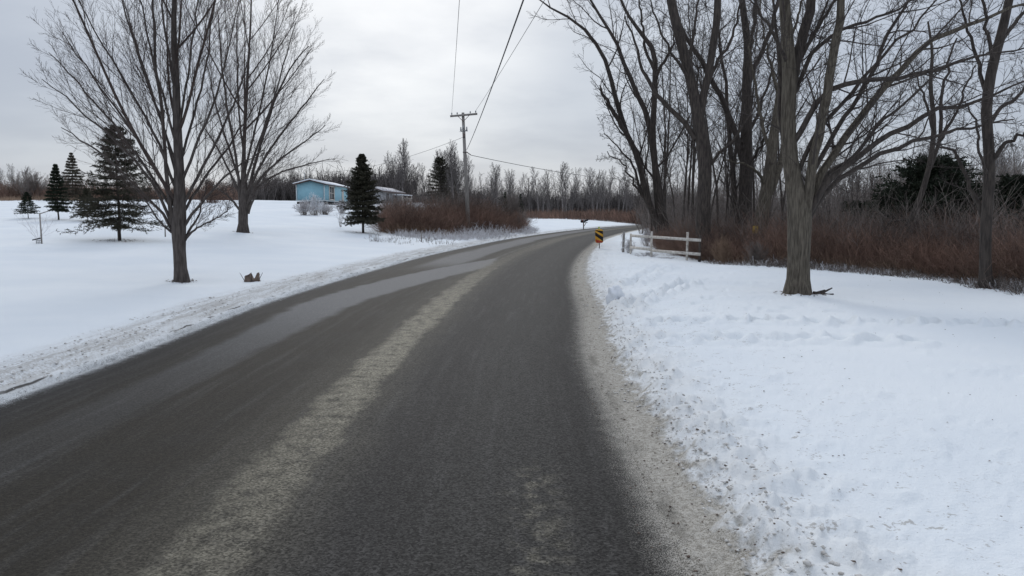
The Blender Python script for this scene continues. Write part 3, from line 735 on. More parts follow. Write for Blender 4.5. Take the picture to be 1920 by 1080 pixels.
for px, sc in ((925, 1.0), (935, 1.05), (1010, 1.0), (1027, .95), (1062, 1.1), (1113, 1.0), (1116, .95)):
    D = 180; put_far(random.randrange(4), (px-960)/F*D, D, sc, *gB)
for k in range(24):
    px = random.uniform(455, 745); D = random.uniform(150, 200); put_far(random.randrange(7), (px-960)/F*D, D, random.uniform(.45, .72), *gC)
for k in range(16):
    px = random.choice([random.uniform(0, 95), random.uniform(30, 75), random.uniform(110, 190)]); D = random.uniform(105, 135); put_far(random.randrange(4), (px-960)/F*D, D, random.uniform(.3, .5), *gD)
for k in range(70):
    px = random.uniform(1230, 1960); D = random.uniform(70, 130); put_far(random.choice([0, 1, 2, 3, 4, 5, 6]), (px-960)/F*D, D, random.uniform(.6, 1.0)*D/105, *gE)

# ------------------------------------------------------------------ brush
def brush(name, spots, h, mat, per=14, spread=.5, lean=.35, r=.0045, label='', K=5, twigs=4, wig=.2, kind='stuff', loc0=None, sides=3, cat=None, up=0.05, ln=.4):
    """spots: (x, y, z, scale) of clump feet"""
    S = np.array(spots, float); N = len(S)*per
    i = np.repeat(np.arange(len(S)), per)
    a = rng.uniform(0, 6.283, N); q = np.sqrt(rng.random(N))*spread*S[i, 3]
    P = np.empty((N, K, 3)); P[:, 0] = np.stack([S[i, 0]+np.cos(a)*q, S[i, 1]+np.sin(a)*q, S[i, 2]-.05], 1)
    d = np.stack([np.cos(a)*lean, np.sin(a)*lean, np.ones(N)], 1)+rng.normal(0, .18, (N, 3)); d[:, 2] = np.abs(d[:, 2])+.2; d /= np.linalg.norm(d, axis=1, keepdims=True)
    L = h*S[i, 3]*rng.uniform(.55, 1.1, N)/(K-1)
    for k in range(1, K):
        d = d+rng.normal(0, wig, (N, 3))+np.array([0, 0, up]); d /= np.linalg.norm(d, axis=1, keepdims=True)
        P[:, k] = P[:, k-1]+d*L[:, None]
    Rr = r*np.linspace(1, .5, K)[None]*np.ones((N, 1))
    cl = rng.normal(0, .22, len(S)); tn = np.clip(cl[i]+rng.normal(0, .28, N), -.7, 1.1)
    Rr = Rr*rng.uniform(.6, 1.7, (N, 1))
    c = Acc().tubes(P, Rr, sides, tn)
    if twigs:
        Q, RR = grow(P, Rr, twigs, t0=.25, ang=(25, 60), ln=ln, up=.03, wig=.15, K=3, rr=.8, rmin=r*.6, taper=.4)
        c.tubes(Q, RR, 3, np.repeat(tn, twigs))
    o = c.build(name, mat, attr='tint')
    if label: tag(o, label, cat, kind=kind)
    return o
def scatter(poly_px, n, dens=None):
    """feet spread over a stretch of ground given by its near edge (px, D) and depth"""
    out = []
    p = np.array(poly_px, float)      # px, Dnear, Dfar, scale
    for k in range(n):
        f = random.random()*(len(p)-1); i = int(f); w = f-i
        px, dn, df, sc = p[i]*(1-w)+p[i+1]*w
        D = dn+(df-dn)*random.random()**1.3
        X = (px-960)/F*dn*(1)+(px-960)/F*(D-dn)*.9
        out.append((X, D, 0, sc*random.uniform(.65, 1.2)))
    o = np.array(out); o[:, 3] *= 1+1.3*fbm(o[:, 0]/1.7, o[:, 1]/1.7, 77, 3); o[:, 2] = ground(o[:, 0], o[:, 1]); return o
RB = [(1238, 33, 44, .8), (1300, 27, 38, .75), (1330, 25, 36, .72), (1480, 22.6, 34, .75), (1600, 20.8, 32, .85), (1700, 19.2, 30, .8), (1800, 17.6, 28, .8), (1920, 15.8, 27, .8), (2080, 14, 26, .8)]
brush('brush', scatter(RB, 1900), 1.7, M['red_twig'], per=12, spread=.35, lean=.6, wig=.30, twigs=5, up=.02, label='reddish brown leafless brush along the edge of the woods on the right', r=.004)
brush('brush', scatter([(a, b+2, c+4, d) for a, b, c, d in RB], 500), 2.5, M['grey_twig'], per=8, spread=.4, lean=.5, wig=.24, twigs=6, label='taller grey leafless undergrowth standing through the red brush on the right', r=.0055)
brush('dead_grass', scatter([(a, b-.15, b+2.2, d) for a, b, c, d in RB], 900), .75, M['brown_grass'], per=16, spread=.3, lean=.6, wig=.3, twigs=0, label='tawny dead grass fringing the right hand brush', r=.004)
brush('dead_grass', scatter([(a, b-1.1, b+.3, d) for a, b, c, d in RB[2:]], 620), .42, M['grey_twig'], per=9, spread=.35, lean=.9, twigs=2, wig=.35, label='dark weed stems poking through the snow in front of the right hand brush', r=.0065)
brush('frosted_weeds', scatter([(a, b-.9, b+.5, d) for a, b, c, d in RB[2:]], 520), .34, M['frost'], per=7, spread=.35, lean=.9, twigs=2, wig=.35, label='snow dusted weeds along the foot of the right hand brush', r=.009)
# thicket round the utility pole
LB = [(722, 48, 66, .7), (760, 47, 66, .9), (830, 48, 68, 1.0), (865, 53, 69, 1.0), (880, 55.5, 70, .95), (900, 55, 71, .95), (930, 57, 74, .85), (978, 66, 78, .6)]
brush('thicket', scatter(LB, 1100), 2.1, M['red_twig'], per=13, spread=.7, lean=.6, wig=.28, twigs=5, up=.02, label='reddish brown leafless thicket around the foot of the utility pole', r=.0075)
brush('thicket', scatter([(a, b+8, c+12, d) for a, b, c, d in LB], 340), 2.7, M['grey_twig'], per=9, spread=.8, lean=.5, wig=.22, twigs=6, label='grey brown taller shrubs behind the red thicket', r=.010)
brush('dead_grass', scatter([(a, b-.6, b+2.5, d) for a, b, c, d in LB], 420), .8, M['brown_grass'], per=14, spread=.5, lean=.3, twigs=0, label='orange brown dead grass at the front of the thicket', r=.0075)
brush('frosted_weeds', scatter([(740, 44, 48, .6), (800, 43, 47, .8), (860, 44, 49, 1.2), (920, 48, 57, 1.5), (985, 60, 72, 1.0), (1000, 66, 76, .7)], 190), .62, M['frost'], per=10, spread=.5, lean=.8, twigs=3, wig=.3, label='snow covered weeds on the bank between thicket and road', r=.010)
brush('frosted_weeds', scatter([(690, 38, 46, .8), (760, 36, 43, .8), (850, 38, 44, .8)], 46), .45, M['grey_twig'], per=6, spread=.25, lean=.5, twigs=2, wig=.2, label='sparse weed stalks standing in the snow left of the road bend', r=.007)
# red brush beyond the field, dark wood band behind everything
brush('brush', scatter([(985, 132, 165, 1.), (1080, 128, 165, 1.), (1160, 120, 160, 1.2), (1225, 112, 150, 1.2), (1300, 105, 140, 1.2)], 900), 1.35, M['red_twig'], per=9, spread=1.3, label='red brown brush across the far side of the snowy field', r=.022, twigs=3)
brush('distant_wood', scatter([(700, 210, 250, 1.), (880, 215, 260, 1.), (1000, 215, 270, 1.), (1150, 215, 270, 1.1), (1300, 190, 250, 1.1)], 1300), 6.4, M['bark_wood'], per=8, spread=2.4, lean=.12, wig=.07, label='dark leafless wood closing the view beyond the field', r=.055, twigs=5, ln=.3)
brush('distant_wood', scatter([(430, 135, 165, .8), (560, 135, 165, .85), (700, 130, 165, .9), (760, 125, 160, .9)], 620), 5.2, M['bark_wood'], per=8, spread=1.8, lean=.12, wig=.08, label='dark leafless wood behind the blue house', r=.045, twigs=5, ln=.35)
brush('distant_wood', scatter([(-40, 98, 118, .8), (90, 100, 120, .9), (200, 100, 120, .8), (300, 98, 120, .75), (440, 98, 120, .6)], 600), 2.6, M['red_twig'], per=9, spread=1.2, label='reddish hedge along the skyline of the left field', r=.022, twigs=4)
brush('distant_wood', scatter([(1220, 60, 95, .7), (1400, 55, 90, .75), (1600, 48, 85, .8), (1750, 42, 80, .9), (1990, 38, 70, .9)], 900), 4.6, M['grey_twig'], per=8, spread=1.5, lean=.2, wig=.12, label='dim leafless undergrowth deep in the woods on the right', r=.016, twigs=5)
brush('dead_grass', scatter([(-20, 84, 92, 1.), (120, 84, 92, 1.), (200, 84, 92, .8)], 220), .6, M['brown_grass'], per=10, spread=.9, lean=.5, twigs=0, label='pale dead weeds in the snow on the crest of the left field', r=.014)

# ------------------------------------------------------------------ conifers
def conifer(name, label, px, py, hpx, wpx, mat, droop=-.12, dens=1.0, bare=.08, D=None, cat='tree', rise=.25, asym=0, group=None, needle=.06, nw=.016, shape=1.0, whorl=.6, rag=.2):
    b = foot(px, py) if D is None else base_on(px, py, D)
    if D is not None: b = (b[0], D, b[2])
    X, Y, Z = b
    H = hpx/F*Y; W = wpx/F*Y/2
    if D is not None:      # height from the ground it stands on up to the photographed top
        H = at(px, py-hpx, Y)[2]-Z
    root = thing(name, label, cat, b, group=group)
    n = 9; P = np.zeros((1, n, 3)); P[0, :, 2] = np.linspace(-.2, H, n); P[0, 1:, :2] = rng.normal(0, .012*H/4, (n-1, 2))
    Acc().tubes(P, (H*.014*np.linspace(1.2, .15, n))[None], 8).build('trunk', M['bark_dark'], root, smooth=True)
    nb = int(150*dens); K = 6
    t = bare+(1-bare)*(np.arange(nb)+rng.random(nb))/nb
    t = bare+(1-bare)*((t-bare)/(1-bare))**1.15
    t = (1-whorl)*t+whorl*(np.floor(t*17)+.5)/17
    L = W*np.clip((1-t), 0, 1)**shape*1.02*rng.uniform(.92-rag, .92+rag, nb)+.04*W
    low = t < bare+.14; L = np.where(low, L*rng.uniform(.55, 1.05, nb), L)
    az = np.arange(nb)*GOLD+rng.normal(0, .3, nb)
    d = np.stack([np.cos(az), np.sin(az), rise*(t*2.2-.5)+0*t], 1); d /= np.linalg.norm(d, axis=1, keepdims=True)
    Q = np.empty((nb, K, 3)); Q[:, 0] = np.stack([0*t, 0*t, t*H], 1)
    for k in range(1, K):
        d = d+np.stack([rng.normal(0, .05, nb), rng.normal(0, .05, nb), droop*(1-t)*(1.3 if k < 3 else -.5)], 1); d /= np.linalg.norm(d, axis=1, keepdims=True)
        Q[:, k] = Q[:, k-1]+d*(L/(K-1))[:, None]
    RQ = np.maximum(H*.0035*np.linspace(1, .3, K), .003)[None]*np.ones((nb, 1))
    # flat side sprays
    ns = 16
    S, RS = grow(Q, RQ, ns, t0=.12, t1=1., ang=(38, 62), ln=.42, up=-.02, wig=.05, K=4, rr=.6, rmin=.002, taper=.5)
    S[:, 1:, 2] = S[:, :1, 2]+(S[:, 1:, 2]-S[:, :1, 2])*.35-.02*rng.random((len(S), 1))
    c = Acc().tubes(Q, RQ, 4)
    bo = c.build('bough', M['bark_dark'], root)
    # needles: short blades all round each spray
    segs = np.concatenate([S, Q[:, [1, 2, 4, 5]]])
    nn = 13 if W < 3 else 11
    i = np.repeat(np.arange(len(segs)), nn); f = rng.random(len(i))*2.99; i0 = f.astype(int); w = (f-i0)[:, None]
    o = segs[i, i0]*(1-w)+segs[i, i0+1]*w
    tt = segs[i, i0+1]-segs[i, i0]; tt /= np.maximum(np.linalg.norm(tt, axis=1, keepdims=True), 1e-9)
    dr = tt*.8+rng.normal(0, .55, (len(i), 3)); dr /= np.linalg.norm(dr, axis=1, keepdims=True)
    sc = (H/4.5)**.7
    ln = needle*sc*rng.uniform(.7, 1.5, len(i))[:, None]; wd = np.cross(dr, rng.normal(0, 1, (len(i), 3))); wd /= np.linalg.norm(wd, axis=1, keepdims=True)
    wd *= nw*sc
    o = o-dr*ln*.2
    V = np.stack([o-wd, o+wd, o+dr*ln*1.6+wd*.5, o+dr*ln*1.6-wd*.5], 1).reshape(-1, 3)
    Acc().add(V, np.arange(len(V)).reshape(-1, 4)).build('needles', mat, root)
    return root
conifer('spruce_tree', 'tallest dark spruce on the left lawn, with wide layered boughs', 225, 455, 214, 180, M['needle'], dens=.95, bare=.15, droop=-.08, shape=.72, needle=.055, nw=.011, whorl=.35, rag=.45)
conifer('spruce_tree', 'knee high young spruce on the far left of the lawn, smallest of the spruces', 53, 411, 50, 58, M['needle_dark'], dens=.5, bare=.25)
conifer('spruce_tree', 'dark narrow spruce between the smallest one and the tallest one on the left lawn', 110, 414, 104, 62, M['needle_dark'], dens=.9, bare=.2)
conifer('spruce_tree', 'low spruce half hidden behind the left boughs of the tallest spruce', 165, 416, 62, 70, M['needle'], dens=.7, bare=.2)
conifer('brown_conifer', 'grey brown pointed conifer on the crest behind the left spruces', 138, 372, 86, 60, M['needle_brown'], dens=.9, bare=.05, D=88)
conifer('spruce_tree', 'dense conical spruce standing alone in front of the blue house', 681, 438, 146, 90, M['needle'], dens=1.9, bare=.15, rise=.35, shape=.8, droop=-.05, needle=.05, nw=.013, whorl=.3, rag=.38)
conifer('pine_tree', 'tall dark pine left of the utility pole, rising over the bare trees', 826, 372, 74, 62, M['needle'], dens=.8, bare=.12, D=125, shape=.45, rise=.5)
conifer('pine_tree', 'shorter dark pine leaning on the right of the tall pine near the pole', 846, 372, 56, 50, M['needle'], dens=.7, bare=.1, D=130, shape=.5, rise=.4)
conifer('spruce_tree', 'small pointed dark spruce low on the far treeline right of the pole', 947, 392, 32, 22, M['needle_dark'], dens=.5, D=118)
conifer('spruce_tree', 'small dark spruce on the far treeline, the one farther right of the pole', 976, 392, 29, 20, M['needle_dark'], dens=.5, D=120)
conifer('spruce_tree', 'dark spruce tip above the wood just behind the blue house spruce', 704, 372, 46, 26, M['needle_dark'], dens=.6, D=135)
conifer('cedar_tree', 'broad near black cedar with pointed top behind the right hand brush', 1742, 470, 160, 215, M['needle_dark'], dens=2.2, bare=.0, D=31, shape=.5, rise=.7, needle=.075, nw=.026, rag=.42, whorl=.1)
conifer('cedar_tree', 'low rounded dark cedar on the left side of the pointed cedar', 1672, 465, 100, 140, M['needle_dark'], dens=1.6, bare=.0, D=33, shape=.45, rise=.7, needle=.075, nw=.026, rag=.42, whorl=.1)
conifer('cedar_tree', 'low spreading cedar filling the gap right of the pointed cedar', 1800, 470, 112, 140, M['needle_dark'], dens=1.6, bare=.0, D=30, shape=.45, rise=.7, needle=.075, nw=.026, rag=.42, whorl=.1)
conifer('cedar_tree', 'dark cedar cut by the right edge of the picture behind the slim tree', 1905, 470, 130, 150, M['needle_dark'], dens=1.8, bare=.0, D=28, shape=.45, rise=.7, needle=.075, nw=.026, rag=.42, whorl=.1)
conifer('cedar_tree', 'dim cedar low in the woods nearest to the big verge tree', 1612, 460, 72, 110, M['needle_dark'], dens=1.2, bare=.0, D=37, shape=.45, rise=.7, needle=.075, nw=.026, rag=.42, whorl=.1)

# ------------------------------------------------------------------ shrubs, young plants
def shrub(name, label, px, py, hpx, wpx, mat, D=None, stems=26, cat='shrub', frost=None, r=.006, group=None, lean=.9, lv=None):
    b = foot(px, py) if D is None else base_on(px, py, D)
    X, Y, Z = b; h = hpx/F*Y; w = wpx/F*Y/2
    if D is not None: h = at(px, py-hpx, Y)[2]-Z
    root = thing(name, label, cat, b, group=group)
    a = rng.uniform(0, 6.283, stems); q = rng.random(stems)
    K = 6; P = np.zeros((stems, K, 3)); P[:, 0] = np.stack([np.cos(a)*q*w*.3, np.sin(a)*q*w*.3, -.05+0*q], 1)
    tgt = np.stack([np.cos(a)*q*w, np.sin(a)*q*w, h*np.sqrt(1-.6*q*q)*rng.uniform(.75, 1., stems)], 1)
    for k in range(1, K):
        f = k/(K-1); P[:, k] = P[:, 0]*(1-f)+tgt*np.array([f**1.3]*2+[f**.85])+rng.normal(0, .02*h, (stems, 3))
    Rr = np.maximum(h*.008, r)*np.linspace(1, .35, K)[None]*np.ones((stems, 1))
    Acc().tubes(P, Rr, 5).build('stems', mat, root)
    c = Acc(); cur = (P, Rr)
    for kw in (lv or [dict(n=7, ang=(25, 55), ln=.4, up=.05, wig=.12, K=4, rr=.6), dict(n=5, ang=(25, 55), ln=.5, up=.03, wig=.15, K=3, rr=.6)]):
        cur = grow(cur[0], cur[1], rmin=r*.6, **kw); c.tubes(cur[0], cur[1], 3)
    c.build('twigs', frost or mat, root)
    return root
shrub('shrub', 'tallest shrub before the blue house gable, its upper twigs white with snow', 590, 404, 38, 52, M['grey_twig'], frost=M['snow'], stems=46, r=.012)
shrub('shrub', 'dark leafless shrub at the left foot of the frosted shrub by the blue house', 572, 404, 27, 52, M['grey_twig'], frost=M['frost'], stems=60, r=.012)
shrub('shrub', 'brown leafless shrub right of the frosted shrub by the blue house', 608, 403, 22, 50, M['grey_twig'], frost=M['frost'], stems=60, r=.012)
shrub('shrub', 'snow dusted shrub close to the left side of the lone spruce', 640, 400, 24, 44, M['grey_twig'], frost=M['frost'], stems=50, r=.012)
shrub('sapling', 'frosted little sapling with a dark stem left of the lone spruce', 638, 427, 44, 22, M['grey_twig'], frost=M['frost'], stems=5, r=.010, cat='tree')
shrub('shrub', 'rounded brown shrub with clinging leaves on the skyline between the two maples', 395, 388, 52, 105, M['red_twig'], D=80, stems=90, r=.016)
shrub('shrub', 'dull brown shrub on the skyline just right of the tallest spruce', 322, 388, 34, 80, M['red_twig'], D=82, stems=60, r=.016)
shrub('shrub', 'bushy bare crown on the far left skyline above the reddish hedge', 58, 372, 54, 90, M['grey_twig'], D=100, stems=60, r=.018)
shrub('shrub', 'greenish brown rounded bush at the right end of the pole thicket', 960, 418, 58, 52, M['grey_twig'], D=72, stems=60, r=.010)
shrub('shrub', 'reddish bush on the right side of the utility pole', 912, 425, 50, 56, M['red_twig'], D=66, stems=70, r=.009)
shrub('shrub', 'dark low bush at the road end of the thicket where the open field begins', 972, 432, 26, 30, M['grey_twig'], D=64, stems=40, r=.010)
shrub('shrub', 'frosted weedy bush tangled round the left end of the white fence', 1180, 480, 34, 26, M['grey_twig'], D=30.5, stems=24, r=.006, frost=M['frost'])
shrub('shrub', 'frosted bush behind the white fence beside the leaning grove stems', 1212, 462, 32, 34, M['grey_twig'], D=36, stems=24, r=.007, frost=M['frost'])
shrub('shrub', 'low snow dusted weeds beneath the lower rail of the white fence', 1214, 490, 17, 60, M['grey_twig'], D=27.6, stems=46, r=.005, frost=M['frost'])
shrub('shrub', 'low frosted weeds at the foot of the second fence post', 1250, 495, 13, 50, M['grey_twig'], D=26.4, stems=36, r=.005, frost=M['frost'])
shrub('shrub', 'tawny upright shrub in front of the grove between the fence and the yellow tagged tree', 1352, 505, 62, 56, M['brown_grass'], D=24, stems=44, r=.005)
shrub('shrub', 'tan branching shrub below the yellow tagged tree', 1418, 510, 58, 66, M['grey_twig'], D=23, stems=44, r=.005)

# staked young tree on the lawn
b = foot(80, 461)
yt = thing('young_tree', 'wispy staked young tree in the snow at the far left of the lawn', 'tree', b)
h = 66/F*b[1]
P = []
for dx, top in ((-1.0, .95), (-.55, .8), (-.1, .75), (.45, .95), (.75, .8)):
    q = np.array([(-.1*h, 0, -.05), (-.12*h+dx*.1*h, .02, .25*h), (-.1*h+dx*.35*h, .05*dx, .6*h*top), (-.1*h+dx*.62*h, .1*dx, h*top)])
    P.append(catmull(q, 8))
P = np.array(P); Rr = np.full((5, 8), .007)*np.linspace(1, .4, 8)
Acc().tubes(P, Rr, 5).build('stems', M['frost'], yt)
c = Acc(); q1 = grow(P, Rr, 6, t0=.3, ang=(20, 45), ln=.4, up=.05, wig=.1, K=4, rmin=.003); c.tubes(*q1, 3); q2 = grow(*q1, 4, K=3, rmin=.003); c.tubes(*q2, 3)
c.build('twigs', M['frost'], yt)
g = Acc()
for k in range(10):
    t = k*.628; g.rod((-.1*h+.09*math.cos(t), .09*math.sin(t), -.03), (-.1*h+.09*math.cos(t), .09*math.sin(t), .16*h), .004, sides=4)
for zz in (.02, .08, .15): 
    ring = np.array([(-.1*h+.09*math.cos(t), .09*math.sin(t), zz*h) for t in np.linspace(0, 6.283, 17)]); g.tubes(ring[None], np.full((1, 17), .004), 4)
g.build('wire_guard', M['wire'], yt)
Acc().rod((-.28*h, 0, .16*h), (-.02*h, 0, .22*h), .022).build('tie', M['black'], yt)
st = thing('stake', 'weathered wooden stake beside the wispy young tree', 'stake', (b[0]+.02*h, b[1]-.08, b[2]))
Acc().rod((0, 0, -.1), (-.01, 0, h*.92), .03, .026, 8).build('post', M['pole_wood'], st)
Acc().rod((-.01, 0, h*.9), (.24*h, .02, h*.98), .02, .014, 6).build('arm', M['pole_wood'], st)
b = foot(310, 447)
st = thing('stake', 'short dark stake standing in the snow left of the nearest maple trunk', 'stake', b)
Acc().rod((0, 0, -.1), (.01, 0, 20/F*b[1]), .03, .026, 8).build('post', M['pole_wood'], st)
b = foot(790, 456)
st = thing('stake', 'thin stub post among the weeds on the bank left of the bend', 'stake', b)
Acc().rod((0, 0, -.1), (.01, 0, 22/F*b[1]), .035, .03, 8).build('post', M['pole_wood'], st)

# stump, roots, snow lump
def lumpy(name, label, cat, c, rad, mat, seed, flat=1.0, amp=.3, sink=.25):
    root = thing(name, label, cat, c)
    n, m2 = 28, 18; V = []
    for i in range(m2+1):
        ph = math.pi*i/m2
        for j in range(n):
            th = 2*math.pi*j/n; d = np.array([math.sin(ph)*math.cos(th), math.sin(ph)*math.sin(th), math.cos(ph)])
            k = 1+amp*float(fbm(np.array([d[0]*2+seed+d[2]*1.3]), np.array([d[1]*2+d[2]*1.7+seed]), 5, 3)[0])*2
            V.append(d*k*np.array(rad)+np.array([0, 0, rad[2]*(1-sink)*flat-rad[2]*.3]))
    idx = np.arange((m2+1)*n).reshape(m2+1, n); nx = np.roll(idx, -1, 1)
    Q = np.stack([idx[:-1], idx[1:], nx[1:], nx[:-1]], -1).reshape(-1, 4)
    Acc().add(V, Q).build('body', mat, root, smooth=True)
    return root
b = foot(473, 535)
sr = thing('tree_stump', 'small broken brown stump with bare shoots sticking out of the snow by the left verge', 'stump', b)
K = 20; V = []
for lev, (zz, rr) in enumerate(((-.1, .13), (.03, .125), (.09, .105), (.14, .10), (.13, .07), (.09, .03), (.085, .004))):
    for j in range(K):
        t = 6.283*j/K; jag = .05*math.sin(3*t+1)+.025*math.sin(7*t) if lev in (3, 4) else 0
        r2 = rr*(1+.14*math.sin(2*t)+.08*math.sin(5*t+lev*.2)); V.append((r2*math.cos(t), r2*math.sin(t), zz+jag))
idx = np.arange(7*K).reshape(7, K); nx = np.roll(idx, -1, 1)
Acc().add(V, np.stack([idx[:-1], nx[:-1], nx[1:], idx[1:]], -1).reshape(-1, 4)).build('stump_body', M['stump'], sr, smooth=False)
c = Acc()
sr.scale = (1.45, 1.45, 1.45)
for k in range(4):
    t = random.random()*6.28; c.rod((.08*math.cos(t), .08*math.sin(t), 0), (.2*math.cos(t), .16*math.sin(t), random.uniform(.12, .34)), .006, .003, 4)
c.build('shoots', M['twig_dark'], sr)
b = foot(1152, 574)
lump = lumpy('snow_lump', 'fist like lump of ploughed snow sitting alone on the right verge', 'snow lump', (b[0], b[1], b[2]+.10), (.17, .15, .19), M['snow'], 3.3, amp=.45)
X, Y, Z = b3
rt = thing('dead_sticks', 'little heap of dark dead sticks against the right foot of the big verge tree', 'sticks', (X+.28, Y-.12, Z))
c = Acc()
for a_, b_ in (((-.05, 0, .0), (.30, -.1, .03)), ((-.02, .05, .06), (.34, .02, .0)), ((.05, 0, .0), (.12, -.2, .01)), ((.1, .05, .03), (.36, .12, .12)), ((-.04, -.05, .05), (.16, -.06, .10)), ((0, 0, .02), (.2, .12, .05))):
    c.rod(np.array(a_)*1.1+[0, 0, .02], np.array(b_)*1.05+[0, 0, .04], .028, .014, 6)
c.build('sticks', M['bark_dark'], rt)

# ------------------------------------------------------------------ utility pole and wires
D = 54.
bx = at(879, 430, D); pz = gz(bx[0], D); top = at(868, 211, D); ba = np.array([bx[0], D, pz])
pole = thing('utility_pole', 'tall weathered utility pole with one crossarm rising from the thicket left of the bend', 'utility pole', ba)
def onp(py):
    f = (430-py)/(430-211); return bx+(top-bx)*f-ba
Acc().rod((0, 0, -.3), top-ba, .16, .10, 14).build('post', M['pole_wood'], pole, smooth=True)
cl_, cr_ = at(844, 218, D-.12)-ba, at(895, 213.5, D-.12)-ba
ca = Acc(); ax = (cr_-cl_)/np.linalg.norm(cr_-cl_); ca.box((cl_+cr_)/2, (np.linalg.norm(cr_-cl_), .11, .13), np.stack([ax, [0, 1, 0], np.cross(ax, [0, 1, 0])], 1)); ca.build('crossarm', M['pole_wood'], pole)
for sx in (-1, 1):
    pq = onp(228); Acc().rod(pq+np.array([0, -.14, 0]), (cl_+cr_)/2+ax*sx*.42+np.array([0, -.07, -.04]), .02, sides=6).build('brace', M['steel'], pole)
ins = []
for f in (.06, .26, .74, .94):
    p = cl_+(cr_-cl_)*f+np.array([0, 0, .06]); ins.append(p)
    Acc().rod(p, p+np.array([0, 0, .10]), .02, sides=6).rod(p+np.array([0, 0, .06]), p+np.array([0, 0, .17]), .05, .035, 10).build('insulator', M['ceramic'], pole)
for dx, dz, rr in ((-.2, 0, .07), (.22, .03, .07), (-.03, .12, .10)):
    p = onp(242)+np.array([dx, -.15, dz])
    Acc().rod(p-np.array([0, 0, .13]), p+np.array([0, 0, .13]), rr*.75, rr*.6, 10).build('fuse_cutout', M['ceramic'], pole)
p = onp(244); ring = np.array([p+np.array([.24*math.cos(t), -.05+.2*math.sin(t), .03*math.sin(2*t)]) for t in np.linspace(0, 6.283, 25)])
Acc().tubes(ring[None], np.full((1, 25), .025), 6).rod(p+np.array([-.3, -.1, -.1]), p+np.array([.3, -.1, -.05]), .022, sides=6).build('bracket', M['galv'], pole)
p = onp(253); Acc().rod(p+np.array([0, -.13, -.2]), p+np.array([0, -.13, .1]), .06, sides=8).build('clamp', M['steel'], pole)
p = onp(285); Acc().rod(p+np.array([-.15, -.1, 0]), p+np.array([.2, -.1, 0]), .035, sides=8).rod(p+np.array([.15, -.1, 0]), p+np.array([.42, -.1, -.18]), .03, sides=6).build('cable_clamp', M['steel'], pole)
def wire(p0, p1, sag, r, label, n=60):
    p0 = np.array(p0, float); p1 = np.array(p1, float); t = np.linspace(0, 1, n)[:, None]
    P = p0*(1-t)+p1*t; P[:, 2] -= (4*sag*t*(1-t))[:, 0]
    o = Acc().tubes((P-p0)[None], np.full((1, n), r), 5).build('overhead_wire', M['wire']); o.location = p0
    tag(o, label, 'wire', 'overhead wires on the utility pole')
def through(p0, qpx, z, Yend):
    """far end of a wire that leaves p0 and crosses the top of the picture over qpx at height z"""
    Dq = (z-EYE)/(at(qpx, 0, 10)[2]-EYE)*10; q = at(qpx, 0, Dq)
    k = (Yend-p0[1])/(q[1]-p0[1]); return np.array([p0[0]+(q[0]-p0[0])*k, Yend, 0])
A = ba+ins[0]+np.array([0, 0, .17]); B = ba+ins[3]+np.array([0, 0, .17]); C2 = ba+onp(280)+np.array([.15, -.1, 0])
for p0, qx, zq, sag, r, lab in ((A, 857, 9.6, .5, .009, 'thin wire from the left end of the crossarm straight up out of the picture'),
                               (B, 989, 9.6, .5, .010, 'thin wire from the right end of the crossarm slanting up to the right'),
                               (C2, 957, 6.5, .6, .017, 'thickest dark cable from the middle of the pole slanting up over the road')):
    e = through(p0, qx, zq, -25.); e[2] = p0[2]+.1; wire(p0, e, sag, r, lab, 90)
wire(ba+onp(257)+np.array([-.1, 0, 0]), (-23.2, 89, 6.6), .7, .012, 'faint service wire sagging left from the pole towards the blue house')
wire(ba+onp(286)+np.array([.4, 0, -.15]), (27, 118, 7.2), .9, .020, 'cable running right from the pole over the far treeline')

# ------------------------------------------------------------------ blue house
hx = -21.9; hy = 88.; hz = gz(hx-1.8, hy+1)
W = 3.35; Lh = 12.
zf = at(612, 377, hy)[2]; ze = at(612, 346, hy)[2]; zr = at(582, 338.5, hy)[2]
ho = thing('blue_house', 'light blue single storey house with snowy low gable roof beyond the left lawn', 'house', (hx-W/2, hy, hz))
O = np.array([hx-W/2, hy, hz]); zf -= hz; ze -= hz; zr -= hz
w = Acc(); w.prism([(-W/2, zf), (W/2, zf), (W/2, ze), (0, zr-.05), (-W/2, ze)], 0, Lh); w.build('wall', M['blue'], ho)
c = Acc()
for k in range(9):
    z0 = zf+(ze-zf)*k/9; c.box((0, -.012, z0+.02), (W-.14, .02, .02)); c.box((W/2+.012, Lh/2, z0+.02), (.02, Lh-.1, .02))
c.build('siding_lap', M['blue'], ho)
c = Acc()
for sx in (-1, 1):
    c.prism([(0, zr), (sx*(W/2+.28), ze-.04), (sx*(W/2+.28), ze+.06), (0, zr+.1)][::sx], -.3, Lh+.3)
c.build('roof', M['roofing'], ho)
c = Acc()
for sx in (-1, 1):
    c.prism([(0, zr+.103), (sx*(W/2+.30), ze+.063), (sx*(W/2+.28), ze+.16), (0, zr+.22)][::sx], -.33, Lh+.3)
c.build('roof_snow', M['snow'], ho)
c = Acc()
for x in (-W/2+.05, W/2-.05): c.box((x, -.03, (zf+ze)/2), (.12, .03, ze-zf-.06))
c.box((0, -.03, zf+.05), (W+.1, .05, .12)); c.box((W/2+.03, Lh/2, zf+.05), (.05, Lh, .12)); c.build('trim', M['trim'], ho)
c = Acc(); c.box((0, Lh/2, (zf-.3)/2-.05), (W-.1, Lh-.1, zf+.25)); c.build('skirting', M['skirt'], ho)
wc = np.array([W/2, 3.3, (zf+ze)/2+.05]); f = Acc()
